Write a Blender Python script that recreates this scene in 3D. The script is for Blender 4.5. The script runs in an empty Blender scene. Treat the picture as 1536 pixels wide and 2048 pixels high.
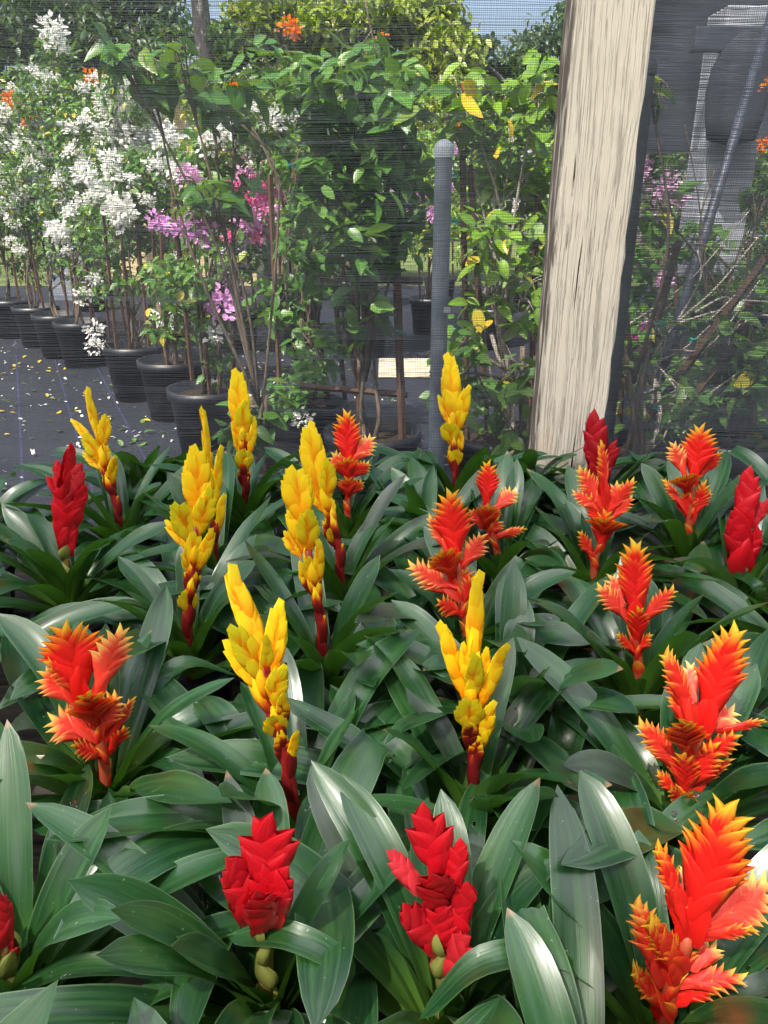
import bpy, math, random
import numpy as np
from mathutils import Vector, Matrix, Quaternion
random.seed(7)
rng = np.random.default_rng(11)
S = bpy.context.scene
COL = S.collection
R = math.radians

# ---------------------------------------------------------------- camera, sky, sun, exposure
PITCH, FPX, CAMZ = R(22), 1547.0, 1.5
cam = bpy.data.cameras.new('camera')
cam.sensor_fit = 'VERTICAL'; cam.sensor_height = 24.0; cam.sensor_width = 18.0
cam.lens = 24.0 * FPX / 2048.0
cam.clip_start = 0.02; cam.clip_end = 400
cam_o = bpy.data.objects.new('camera', cam); COL.objects.link(cam_o)
cam_o.location = (0, 0, CAMZ); cam_o.rotation_euler = (R(90) - PITCH, 0, 0)
S.camera = cam_o
SUN_EL, SUN_AZ = R(56), R(215)          # azimuth clockwise from +Y (the way the camera looks)
W = bpy.data.worlds.new('World'); S.world = W; W.use_nodes = True
wn = W.node_tree; bg = wn.nodes['Background']
sky = wn.nodes.new('ShaderNodeTexSky'); sky.sky_type = 'NISHITA'; sky.sun_disc = False
sky.sun_elevation = SUN_EL; sky.sun_rotation = SUN_AZ; sky.air_density = 1.0; sky.dust_density = 6.0; sky.ozone_density = 1.0
wn.links.new(sky.outputs[0], bg.inputs[0]); bg.inputs[1].default_value = 0.14
sl = bpy.data.lights.new('sun', 'SUN'); sl.energy = 4.4; sl.angle = R(0.6); sl.color = (1.0, 0.95, 0.86)
so = bpy.data.objects.new('sun', sl); COL.objects.link(so)
sd = Vector((math.sin(SUN_AZ) * math.cos(SUN_EL), math.cos(SUN_AZ) * math.cos(SUN_EL), math.sin(SUN_EL)))
so.rotation_euler = sd.to_track_quat('Z', 'Y').to_euler(); so.location = (0, 0, 8)
S.view_settings.view_transform = 'Standard'; S.view_settings.look = 'None'
S.view_settings.gamma = 1.0; S.view_settings.use_curve_mapping = False
S.view_settings.exposure = 1.15
S.render.engine = 'CYCLES'
try:
    S.cycles.max_bounces = 8; S.cycles.transparent_max_bounces = 12; S.cycles.caustics_reflective = False; S.cycles.caustics_refractive = False
    S.cycles.sample_clamp_indirect = 6
except Exception: pass

# ---------------------------------------------------------------- places: a pixel of the photo (1536 x 2048) at a world depth Y, or on a level plane
cp, sp = math.cos(PITCH), math.sin(PITCH)
def ray(px, py):
    x = (px - 768) / FPX; y = (1024 - py) / FPX
    return Vector((x, cp + y * sp, -sp + y * cp))
def P(px, py, Y):
    d = ray(px, py); return Vector((0, 0, CAMZ)) + d * (Y / d.y)
def PD(px, py, drop):
    d = ray(px, py); return Vector((0, 0, CAMZ)) + d * (-drop / d.z)
def proj(p):
    r = Vector(p) - Vector((0, 0, CAMZ))
    dep = r.y * cp - r.z * sp; up = r.y * sp + r.z * cp
    if dep < 0.01: return (0, 9999, dep)
    return (768 + r.x / dep * FPX, 1024 - up / dep * FPX, dep)

# ---------------------------------------------------------------- materials
class NT:
    def __init__(s, name):
        m = bpy.data.materials.new(name); m.use_nodes = True; s.m = m; s.t = m.node_tree
        s.b = s.t.nodes['Principled BSDF']; s.out = s.t.nodes['Material Output']
    def n(s, ty, **kw):
        o = s.t.nodes.new('ShaderNode' + ty)
        for k, v in kw.items():
            if k in o.inputs.keys(): s.set(o.inputs[k], v)
            else: setattr(o, k, v)
        return o
    def set(s, inp, v):
        if isinstance(v, bpy.types.NodeSocket): s.t.links.new(v, inp)
        elif isinstance(v, (tuple, list)) and inp.type == 'RGBA' and len(v) == 3: inp.default_value = (*v, 1)
        else: inp.default_value = v
    def math(s, op, a, b=0.0, c=0.0, clamp=False):
        o = s.n('Math', operation=op, use_clamp=clamp)
        s.set(o.inputs[0], a); s.set(o.inputs[1], b); s.set(o.inputs[2], c); return o.outputs[0]
    def mix(s, f, a, b, blend='MIX'):
        o = s.n('Mix', data_type='RGBA', blend_type=blend, clamp_factor=True)
        s.set(o.inputs[0], f); s.set(o.inputs[6], a); s.set(o.inputs[7], b); return o.outputs[2]
    def noise(s, vec, scale, detail=3.0, rough=0.55, dist=0.0):
        o = s.n('TexNoise'); s.set(o.inputs['Scale'], scale); s.set(o.inputs['Detail'], detail)
        s.set(o.inputs['Roughness'], rough); s.set(o.inputs['Distortion'], dist)
        if vec is not None: s.set(o.inputs['Vector'], vec)
        return o.outputs[0]
    def mapping(s, vec, scale=(1, 1, 1), loc=None):
        o = s.n('Mapping'); s.set(o.inputs['Vector'], vec); o.inputs['Scale'].default_value = scale
        if loc is not None: s.set(o.inputs['Location'], loc)
        return o.outputs[0]
    def ss(s, x, a, b):
        o = s.n('MapRange', interpolation_type='SMOOTHSTEP', clamp=True)
        s.set(o.inputs['Value'], x); s.set(o.inputs['From Min'], a); s.set(o.inputs['From Max'], b); return o.outputs[0]
    def bump(s, h, strength, dist):
        o = s.n('Bump'); s.set(o.inputs['Height'], h); s.set(o.inputs['Strength'], strength); s.set(o.inputs['Distance'], dist)
        s.set(s.b.inputs['Normal'], o.outputs[0]); return o.outputs[0]
    def base(s, col, rough=0.5, spec=0.5, metal=0.0):
        s.set(s.b.inputs['Base Color'], col); s.set(s.b.inputs['Roughness'], rough)
        s.set(s.b.inputs['Specular IOR Level'], spec); s.set(s.b.inputs['Metallic'], metal)
    def translucent(s, col, f):
        t = s.n('BsdfTranslucent'); s.set(t.inputs[0], col)
        mx = s.n('MixShader'); s.set(mx.inputs[0], f)
        s.t.links.new(s.b.outputs[0], mx.inputs[1]); s.t.links.new(t.outputs[0], mx.inputs[2])
        s.t.links.new(mx.outputs[0], s.out.inputs[0])

def mat_brom_leaf():
    k = NT('bromeliad_leaf')
    uv = k.n('TexCoord').outputs['UV']; oi = k.n('ObjectInfo'); rnd = oi.outputs['Random']
    sx = k.n('SeparateXYZ'); k.set(sx.inputs[0], uv); u, v = sx.outputs[0], sx.outputs[1]
    cx = k.n('CombineXYZ'); k.set(cx.inputs[2], k.math('MULTIPLY', rnd, 37.0)); k.set(cx.inputs[0], u); k.set(cx.inputs[1], v)
    fine = k.noise(k.mapping(cx.outputs[0], (46, 1.6, 1)), 1.0, 3, 0.6)
    mid = k.noise(k.mapping(cx.outputs[0], (9, 1.1, 1)), 1.0, 2, 0.5)
    blot = k.noise(k.mapping(cx.outputs[0], (2.2, 3.0, 1)), 1.0, 3, 0.6)
    dark = k.mix(rnd, (0.005, 0.034, 0.012), (0.016, 0.064, 0.020))
    dark = k.mix(k.ss(blot, 0.42, 0.72), dark, (0.022, 0.082, 0.016))
    streak = k.mix(k.ss(mid, 0.45, 0.75), dark, (0.032, 0.100, 0.030))
    c = k.mix(k.math('MULTIPLY', k.ss(fine, 0.5, 0.8), 0.5), streak, (0.052, 0.130, 0.042))
    base = k.mix(k.ss(v, 0.38, 0.02), c, (0.10, 0.21, 0.03))
    purple = k.math('MULTIPLY', k.ss(oi.outputs['Alpha'], 0.9, 0.6), k.ss(v, 0.25, 0.6))
    base = k.mix(k.math('MULTIPLY', purple, 0.55), base, (0.060, 0.055, 0.058))
    edge = k.ss(k.math('ABSOLUTE', k.math('SUBTRACT', u, 0.5)), 0.465, 0.5)
    base = k.mix(k.math('MULTIPLY', edge, 0.45), base, (0.16, 0.24, 0.12))
    geo = k.n('NewGeometry')
    base = k.mix(geo.outputs['Backfacing'], base, k.mix(k.ss(v, 0.6, 0.0), (0.040, 0.120, 0.016), (0.10, 0.22, 0.025)))
    dry = k.math('MULTIPLY', k.ss(v, 0.965, 0.985), k.ss(rnd, 0.86, 0.9))
    base = k.mix(dry, base, (0.20, 0.13, 0.06))
    # pale waxy specks and old water marks
    sp_ = k.noise(k.n('TexCoord').outputs['Object'], 260, 1, 0.5)
    base = k.mix(k.math('MULTIPLY', k.ss(sp_, 0.74, 0.80), 0.5), base, (0.3, 0.36, 0.3))
    k.base(base, 0.33, 0.6)
    k.set(k.b.inputs['Roughness'], k.math('ADD', 0.20, k.math('MULTIPLY', mid, 0.26)))
    k.bump(k.math('ADD', k.math('MULTIPLY', fine, 0.55), k.math('MULTIPLY', mid, 1.0)), 0.30, 0.0014)
    k.set(k.b.inputs['Coat Weight'], 0.28); k.set(k.b.inputs['Coat Roughness'], 0.2); k.set(k.b.inputs['Coat IOR'], 1.5)
    k.translucent((0.10, 0.30, 0.02), 0.14)
    return k.m

def bract_setup(name):
    k = NT(name)
    uv = k.n('TexCoord').outputs['UV']; oi = k.n('ObjectInfo')
    sx = k.n('SeparateXYZ'); k.set(sx.inputs[0], uv); u, v = sx.outputs[0], sx.outputs[1]
    sc = k.n('SeparateColor'); k.set(sc.inputs[0], oi.outputs['Color'])
    cx = k.n('CombineXYZ'); k.set(cx.inputs[2], k.math('MULTIPLY', oi.outputs['Random'], 23.0)); k.set(cx.inputs[0], u); k.set(cx.inputs[1], v)
    n1 = k.noise(k.mapping(cx.outputs[0], (14, 1.5, 1)), 1.0, 3, 0.55)
    n2 = k.noise(k.mapping(cx.outputs[0], (3, 2.5, 1)), 1.0, 2, 0.5)
    t = k.math('ADD', v, k.math('MULTIPLY', k.math('SUBTRACT', n1, 0.5), 0.30))
    t = k.math('ADD', t, k.math('MULTIPLY', k.math('SUBTRACT', n2, 0.5), 0.18))
    return k, u, v, t, n1, n2, sc.outputs[0], sc.outputs[1], sc.outputs[2], oi.outputs['Random']

def finish_bract(k, col, n1, tr=0.22):
    k.base(col, 0.38, 0.4); k.bump(n1, 0.45, 0.0016)
    k.translucent(col, tr)
    return k.m

def mat_bract_orange():
    k, u, v, t, n1, n2, cr, cg, cb, rnd = bract_setup('bract_red_yellow_tip')
    body = k.mix(cg, (0.82, 0.018, 0.013), (0.84, 0.085, 0.045))
    body = k.mix(k.math('MULTIPLY', rnd, 0.2), body, (0.58, 0.010, 0.012))
    tip = k.mix(cg, (0.95, 0.47, 0.025), (0.95, 0.70, 0.24))
    s0 = k.math('SUBTRACT', 1.0, cr)
    f1 = k.ss(t, k.math('SUBTRACT', s0, 0.16), k.math('ADD', s0, 0.20))
    c = k.mix(f1, body, k.mix(0.35, tip, (0.90, 0.12, 0.01)))
    f2 = k.ss(t, k.math('ADD', s0, 0.05), k.math('ADD', s0, 0.42))
    c = k.mix(f2, c, k.mix(0.5, tip, (0.96, 0.72, 0.08)))
    c = k.mix(k.math('MULTIPLY', cb, k.ss(t, 0.4, 0.85)), c, (0.75, 0.66, 0.05))
    return finish_bract(k, c, n1)

def mat_bract_yellow():
    k, u, v, t, n1, n2, cr, cg, cb, rnd = bract_setup('bract_yellow')
    body = k.mix(k.ss(t, 0.20, 0.85), (0.94, 0.33, 0.003), (0.95, 0.66, 0.012))
    body = k.mix(k.math('MULTIPLY', cb, k.ss(t, 0.25, 0.8)), body, (0.80, 0.74, 0.02))
    ed = k.ss(k.math('ABSOLUTE', k.math('SUBTRACT', u, 0.5)), 0.40, 0.5)
    body = k.mix(k.math('MULTIPLY', ed, 0.5), body, (0.95, 0.42, 0.01))
    f = k.ss(t, cr, k.math('SUBTRACT', cr, 0.28))
    c = k.mix(f, body, (0.62, 0.05, 0.006))
    f = k.ss(t, k.math('SUBTRACT', cr, 0.12), k.math('SUBTRACT', cr, 0.45))
    c = k.mix(f, c, (0.16, 0.008, 0.010))
    return finish_bract(k, c, n1)

def mat_bract_red():
    k, u, v, t, n1, n2, cr, cg, cb, rnd = bract_setup('bract_crimson')
    body = k.mix(n2, (0.48, 0.004, 0.012), (0.76, 0.010, 0.022))
    body = k.mix(cg, body, (0.80, 0.10, 0.12))
    ed = k.ss(t, 0.82, 1.0)
    body = k.mix(k.math('MULTIPLY', ed, 0.45), body, (0.80, 0.05, 0.07))
    c = k.mix(k.ss(t, cr, k.math('SUBTRACT', cr, 0.4)), body, (0.20, 0.22, 0.05))
    c = k.mix(cb, c, (0.16, 0.003, 0.008))
    return finish_bract(k, c, n1, 0.15)

def mat_scape(name, c1, c2):
    k = NT(name); tc = k.n('TexCoord').outputs['Object']
    n = k.noise(tc, 60, 3)
    k.base(k.mix(n, c1, c2), 0.4, 0.4); k.bump(n, 0.3, 0.001); return k.m

def mat_simple(name, c1, c2, scale=20, rough=0.6, spec=0.3, bump=0.2, dist=0.003, stretch=(1, 1, 1), metal=0.0, rand=0.0):
    k = NT(name); tc = k.mapping(k.n('TexCoord').outputs['Object'], stretch)
    n = k.noise(tc, scale, 4, 0.6)
    c = k.mix(k.ss(n, 0.3, 0.7), c1, c2)
    if rand:
        r_ = k.n('ObjectInfo').outputs['Random']
        c = k.mix(k.math('MULTIPLY', r_, rand), c, tuple(x * 0.35 for x in c1))
    k.base(c, rough, spec, metal)
    if bump: k.bump(n, bump, dist)
    return k.m

def mat_foliage(name, c1, c2, c3, rough=0.42, tr=0.28):
    k = NT(name)
    at = k.n('Attribute', attribute_name='var').outputs['Fac']
    rr = k.math('FRACT', k.math('ADD', at, k.n('ObjectInfo').outputs['Random']))
    c = k.mix(rr, c1, c2)
    c = k.mix(k.ss(rr, 0.93, 0.97), c, c3)
    geo = k.n('NewGeometry')
    c = k.mix(k.math('MULTIPLY', geo.outputs['Backfacing'], 0.4), c, tuple(min(1, x * 1.7) for x in c1))
    uv = k.n('TexCoord').outputs['UV']
    sx = k.n('SeparateXYZ'); k.set(sx.inputs[0], uv)
    vein = k.ss(k.math('ABSOLUTE', k.math('SUBTRACT', sx.outputs[0], 0.5)), 0.05, 0.0)
    c = k.mix(k.math('MULTIPLY', vein, 0.35), c, tuple(min(1, x * 2.2) for x in c2))
    k.base(c, rough, 0.45)
    k.translucent(k.mix(0.5, c, (0.25, 0.42, 0.03)), tr)
    return k.m

def mat_petal():
    k = NT('papery_petal')
    at = k.n('Attribute', attribute_name='var').outputs['Fac']
    c = k.mix(k.math('MULTIPLY', at, 0.35), k.n('ObjectInfo').outputs['Color'], (0.55, 0.50, 0.45), 'MULTIPLY')
    k.base(c, 0.6, 0.2); k.translucent(c, 0.45); return k.m
def mat_drop():
    k = NT('water_drop'); k.base((0.95, 0.98, 1.0), 0.02, 0.5); k.set(k.b.inputs['Transmission Weight'], 1.0); k.set(k.b.inputs['IOR'], 1.33); return k.m

def mat_wood_post():
    k = NT('weathered_painted_wood')
    tc = k.n('TexCoord').outputs['Object']
    warp = k.noise(k.mapping(tc, (14, 14, 2.6)), 1.0, 2, 0.5)
    cx = k.n('CombineXYZ'); sx = k.n('SeparateXYZ'); k.set(sx.inputs[0], tc)
    k.set(cx.inputs[0], k.math('ADD', sx.outputs[0], k.math('MULTIPLY', warp, 0.030))); k.set(cx.inputs[1], sx.outputs[1]); k.set(cx.inputs[2], sx.outputs[2])
    g1 = k.noise(k.mapping(cx.outputs[0], (210, 60, 5)), 1.0, 5, 0.7)
    g2 = k.noise(k.mapping(cx.outputs[0], (520, 90, 14)), 1.0, 4, 0.7)
    g3 = k.noise(k.mapping(cx.outputs[0], (95, 60, 1.6)), 1.0, 4, 0.65)
    lo = k.noise(k.mapping(tc, (16, 16, 5)), 1.0, 4, 0.65)
    speck = k.noise(tc, 420, 2, 0.6)
    paint = k.mix(lo, (0.62, 0.54, 0.44), (0.72, 0.645, 0.54))
    grey = k.mix(g2, (0.20, 0.185, 0.165), (0.44, 0.40, 0.35))
    hgt = k.ss(sx.outputs[2], 1.40, 0.80)
    wear = k.math('ADD', k.math('MULTIPLY', g1, 0.55), k.math('ADD', k.math('MULTIPLY', lo, 0.35), k.math('MULTIPLY', speck, 0.18)))
    wear = k.math('ADD', wear, k.math('MULTIPLY', hgt, 0.05))
    c = k.mix(k.math('MULTIPLY', k.ss(wear, 0.57, 0.76), 0.50), paint, grey)
    line = k.ss(k.math('ABSOLUTE', k.math('SUBTRACT', g3, 0.5)), 0.022, 0.006)
    c = k.mix(k.math('MULTIPLY', line, 0.24), c, (0.17, 0.13, 0.10))
    crack = k.math('MULTIPLY', k.ss(k.noise(k.mapping(cx.outputs[0], (160, 60, 3)), 1.0, 1), 0.70, 0.74), k.ss(lo, 0.45, 0.6))
    c = k.mix(crack, c, (0.06, 0.045, 0.035))
    patch = k.ss(k.noise(k.mapping(tc, (17, 14, 8)), 1.0, 3), 0.57, 0.60)
    c = k.mix(k.math('MULTIPLY', k.math('MULTIPLY', patch, hgt), 0.75), c, (0.70, 0.56, 0.42))
    vor = k.n('TexVoronoi'); k.set(vor.inputs['Vector'], k.mapping(tc, (9, 2, 3.1))); k.set(vor.inputs['Scale'], 1.0)
    knot = k.ss(vor.outputs['Distance'], 0.085, 0.03)
    c = k.mix(k.math('MULTIPLY', knot, 0.5), c, (0.20, 0.14, 0.09))
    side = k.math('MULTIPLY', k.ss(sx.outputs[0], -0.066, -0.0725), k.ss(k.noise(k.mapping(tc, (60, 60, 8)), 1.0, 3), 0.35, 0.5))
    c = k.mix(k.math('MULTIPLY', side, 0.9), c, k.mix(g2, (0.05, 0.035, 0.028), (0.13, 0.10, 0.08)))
    k.base(c, 0.78, 0.2)
    k.bump(k.math('SUBTRACT', k.math('ADD', g1, k.math('MULTIPLY', g2, 0.6)), k.math('ADD', line, crack)), 0.8, 0.003)
    return k.m

def mat_weed_cloth():
    k = NT('black_weed_cloth')
    tc = k.n('TexCoord').outputs['Object']
    sx = k.n('SeparateXYZ'); k.set(sx.inputs[0], tc)
    n = k.noise(tc, 1.3, 4); f = k.noise(k.mapping(tc, (1, 1, 1)), 30, 3)
    c = k.mix(n, (0.008, 0.010, 0.016), (0.024, 0.027, 0.038))
    c = k.mix(k.ss(f, 0.62, 0.75), c, (0.07, 0.065, 0.055))
    fr = k.math('FRACT', k.math('MULTIPLY', k.math('ADD', sx.outputs[0], k.math('MULTIPLY', sx.outputs[1], 0.45)), 2.6))
    c = k.mix(k.math('MULTIPLY', k.ss(k.math('ABSOLUTE', k.math('SUBTRACT', fr, 0.5)), 0.02, 0.012), 0.35), c, (0.06, 0.06, 0.20))
    k.base(c, 0.62, 0.3)
    wv = k.math('ADD', k.math('SINE', k.math('MULTIPLY', sx.outputs[0], 900)), k.math('SINE', k.math('MULTIPLY', sx.outputs[1], 900)))
    k.bump(k.math('ADD', k.math('MULTIPLY', wv, 0.05), k.noise(tc, 5, 3)), 0.5, 0.03)
    return k.m

M = dict(
    leaf=mat_brom_leaf(), orange=mat_bract_orange(), yellow=mat_bract_yellow(), red=mat_bract_red(),
    sc_y=mat_scape('maroon_stem', (0.16, 0.006, 0.010), (0.34, 0.020, 0.014)),
    sc_o=mat_scape('pink_green_stem', (0.50, 0.035, 0.02), (0.36, 0.12, 0.05)),
    sc_r=mat_scape('green_stem', (0.10, 0.19, 0.03), (0.30, 0.10, 0.05)),
    cup=mat_scape('pale_green_sheath', (0.13, 0.25, 0.04), (0.08, 0.18, 0.03)),
    pot=mat_simple('black_pot_plastic', (0.006, 0.007, 0.010), (0.016, 0.018, 0.024), 30, 0.42, 0.5, 0.1),
    soil=mat_simple('dark_potting_soil', (0.02, 0.014, 0.01), (0.06, 0.04, 0.025), 90, 0.95, 0.1, 1.0, 0.01),
    bench=mat_simple('dark_bench_wood', (0.030, 0.026, 0.024), (0.075, 0.062, 0.052), 14, 0.8, 0.2, 0.5, 0.003, (1, 8, 8)),
    bench_metal=mat_simple('dull_steel', (0.10, 0.10, 0.10), (0.18, 0.18, 0.18), 30, 0.5, 0.5, 0.1, 0.001, metal=0.6),
    post=mat_wood_post(),
    cloth=mat_weed_cloth(),
    thread=mat_simple('black_net_thread', (0.045, 0.050, 0.062), (0.080, 0.088, 0.105), 8, 0.5, 0.4, 0),
    stake=mat_simple('brown_stake_wood', (0.050, 0.026, 0.016), (0.13, 0.070, 0.042), 12, 0.8, 0.2, 0.5, 0.004, (8, 8, 1), rand=0.4),
    bark=mat_simple('branch_bark', (0.06, 0.045, 0.032), (0.17, 0.135, 0.10), 25, 0.85, 0.2, 0.6, 0.004, (4, 4, 1)),
    bark_pale=mat_simple('pale_branch_bark', (0.20, 0.17, 0.14), (0.42, 0.38, 0.33), 25, 0.85, 0.2, 0.6, 0.004, (4, 4, 1)),
    tree_bark=mat_simple('grey_tree_bark', (0.14, 0.13, 0.13), (0.28, 0.26, 0.25), 9, 0.9, 0.2, 0.8, 0.02, (3, 3, 1)),
    fol_mid=mat_foliage('shrub_leaf_mid', (0.045, 0.125, 0.018), (0.110, 0.215, 0.035), (0.35, 0.30, 0.03)),
    fol_big=mat_foliage('shrub_leaf_deep', (0.040, 0.125, 0.020), (0.105, 0.225, 0.034), (0.13, 0.20, 0.03), 0.36),
    fol_lime=mat_foliage('shrub_leaf_lime', (0.080, 0.185, 0.014), (0.175, 0.300, 0.025), (0.45, 0.36, 0.03)),
    fol_dark=mat_foliage('tree_leaf_dark', (0.014, 0.045, 0.014), (0.040, 0.085, 0.022), (0.08, 0.13, 0.03)),
    fol_yel=mat_foliage('tree_leaf_yellow_green', (0.120, 0.190, 0.015), (0.250, 0.300, 0.025), (0.26, 0.27, 0.03)),
    yleaf=mat_foliage('yellowed_leaf', (0.62, 0.42, 0.02), (0.50, 0.40, 0.03), (0.55, 0.40, 0.03)),
    petal=mat_petal(), drop=mat_drop(),
    post_grey=mat_simple('dull_grey_steel', (0.075, 0.08, 0.09), (0.13, 0.135, 0.15), 20, 0.6, 0.4, 0.1),
    tie=mat_simple('teal_plant_tie', (0.01, 0.22, 0.20), (0.02, 0.30, 0.26), 20, 0.5, 0.4, 0),
    pipe=mat_simple('grey_plastic_pipe', (0.12, 0.145, 0.18), (0.21, 0.24, 0.28), 14, 0.5, 0.4, 0.1),
    pipe_cap=mat_simple('pale_pipe_cap', (0.38, 0.42, 0.47), (0.5, 0.54, 0.58), 10, 0.5, 0.4, 0.1),
    steel=mat_simple('dark_blue_steel', (0.020, 0.026, 0.045), (0.045, 0.055, 0.085), 20, 0.5, 0.5, 0.1),
    blackcloth=mat_simple('black_shade_cloth', (0.020, 0.024, 0.034), (0.045, 0.052, 0.068), 3, 0.8, 0.2, 0.2, 0.02),
    white=mat_simple('weathered_white_paint', (0.24, 0.26, 0.30), (0.36, 0.38, 0.42), 4, 0.7, 0.3, 0.2),
    tan=mat_simple('tan_roofing', (0.46, 0.37, 0.20), (0.60, 0.50, 0.30), 3, 0.8, 0.2, 0.2, stretch=(1, 6, 6)),
    greyw=mat_simple('grey_wall', (0.15, 0.17, 0.21), (0.24, 0.26, 0.30), 4, 0.7, 0.3, 0.1),
    grass=mat_simple('grass_ground', (0.055, 0.095, 0.025), (0.15, 0.17, 0.06), 2.5, 0.9, 0.2, 0.6, 0.03),
    sand=mat_simple('pale_sand', (0.36, 0.32, 0.23), (0.50, 0.45, 0.34), 8, 0.9, 0.1, 0.4, 0.01),
    roof=None,
)

# ---------------------------------------------------------------- object helpers
def link(name, mesh, parent=None, mat=None):
    o = bpy.data.objects.new(name, mesh); COL.objects.link(o)
    if mat is not None and mesh is not None and not mesh.materials: mesh.materials.append(mat)
    if parent is not None: o.parent = parent
    return o
def tag(o, label=None, cat=None, group=None, kind=None):
    if label: o['label'] = label
    if cat: o['category'] = cat
    if group: o['group'] = group
    if kind: o['kind'] = kind
    return o
def empty(name, loc, label, cat, group=None):
    o = bpy.data.objects.new(name, None); COL.objects.link(o); o.location = loc
    o.empty_display_size = 0.05
    return tag(o, label, cat, group)
def mesh(name, v, f, uvs=None, smooth=True, var=None):
    me = bpy.data.meshes.new(name)
    me.from_pydata([tuple(x) for x in v] if not isinstance(v, list) else v, [], f if isinstance(f, list) else f.tolist())
    if smooth: me.polygons.foreach_set('use_smooth', [True] * len(me.polygons))
    if uvs is not None:
        l = me.uv_layers.new(name='UVMap'); li = np.empty(len(me.loops), dtype=np.int32); me.loops.foreach_get('vertex_index', li)
        l.data.foreach_set('uv', np.asarray(uvs, dtype=np.float32)[li].ravel())
    if var is not None:
        a = me.attributes.new('var', 'FLOAT', 'POINT'); a.data.foreach_set('value', np.asarray(var, dtype=np.float32))
    me.update(); return me
def grid_faces(n, m, flip=False):
    f = []
    for i in range(n - 1):
        for j in range(m - 1):
            a = i * m + j; q = (a, a + 1, a + m + 1, a + m)
            f.append(q[::-1] if flip else q)
    return f
class MB:
    def __init__(s): s.v = []; s.f = []
    def box(s, c, d, rot=None):
        b = len(s.v); hx, hy, hz = d[0] / 2, d[1] / 2, d[2] / 2
        for dz in (-hz, hz):
            for dx, dy in ((-hx, -hy), (hx, -hy), (hx, hy), (-hx, hy)):
                p = Vector((dx, dy, dz))
                if rot is not None: p = rot @ p
                s.v.append(tuple(Vector(c) + p))
        for q in ((3, 2, 1, 0), (4, 5, 6, 7), (0, 1, 5, 4), (1, 2, 6, 5), (2, 3, 7, 6), (3, 0, 4, 7)): s.f.append(tuple(b + i for i in q))
    def tube(s, pts, rad, n=8, cap=True, square=False):
        pts = [Vector(p) for p in pts]; b = len(s.v); prev = None
        if not isinstance(rad, (list, tuple)): rad = [rad] * len(pts)
        for i, p in enumerate(pts):
            t = (pts[min(i + 1, len(pts) - 1)] - pts[max(i - 1, 0)]).normalized()
            if prev is None: prev = t.orthogonal().normalized()
            prev = (prev - t * prev.dot(t)).normalized(); bn = t.cross(prev)
            for k in range(n):
                a = 2 * math.pi * (k + (0.5 if square else 0)) / n
                s.v.append(tuple(p + (prev * math.cos(a) + bn * math.sin(a)) * rad[i]))
        for i in range(len(pts) - 1):
            for k in range(n):
                s.f.append((b + i * n + k, b + i * n + (k + 1) % n, b + (i + 1) * n + (k + 1) % n, b + (i + 1) * n + k))
        if cap:
            s.f.append(tuple(b + k for k in range(n))[::-1]); s.f.append(tuple(b + (len(pts) - 1) * n + k for k in range(n)))
    def lathe(s, prof, c=(0, 0, 0), n=24):
        b = len(s.v)
        for r_, z in prof:
            for k in range(n):
                a = 2 * math.pi * k / n; s.v.append((c[0] + r_ * math.cos(a), c[1] + r_ * math.sin(a), c[2] + z))
        for i in range(len(prof) - 1):
            for k in range(n): s.f.append((b + i * n + k, b + i * n + (k + 1) % n, b + (i + 1) * n + (k + 1) % n, b + (i + 1) * n + k))
    def build(s, name, mat, parent=None, smooth=True):
        return link(name, mesh(name, s.v, s.f, smooth=smooth), parent, mat)
def spline(pts, n):
    """Catmull-Rom through pts, n samples."""
    p = [Vector(q) for q in pts]
    if len(p) == 2: return [p[0].lerp(p[1], i / (n - 1)) for i in range(n)]
    p = [p[0] * 2 - p[1]] + p + [p[-1] * 2 - p[-2]]; out = []; m = len(p) - 3
    for i in range(n):
        t = i / (n - 1) * m; k = min(int(t), m - 1); t -= k
        a, b, c, d = p[k:k + 4]
        out.append(0.5 * ((2 * b) + (c - a) * t + (2 * a - 5 * b + 4 * c - d) * t * t + (3 * b - a - 3 * c + d) * t ** 3))
    return out
def bevel(o, w=0.004, seg=2):
    m = o.modifiers.new('bevel', 'BEVEL'); m.width = w; m.segments = seg; m.limit_method = 'ANGLE'
# ---------------------------------------------------------------- the bench and the rows of bromeliads on it
CUP = 0.60                     # how far below the camera the flower stems leave their leaf cups
BENCH_Z = 0.745
NET_Y = 1.74

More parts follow.
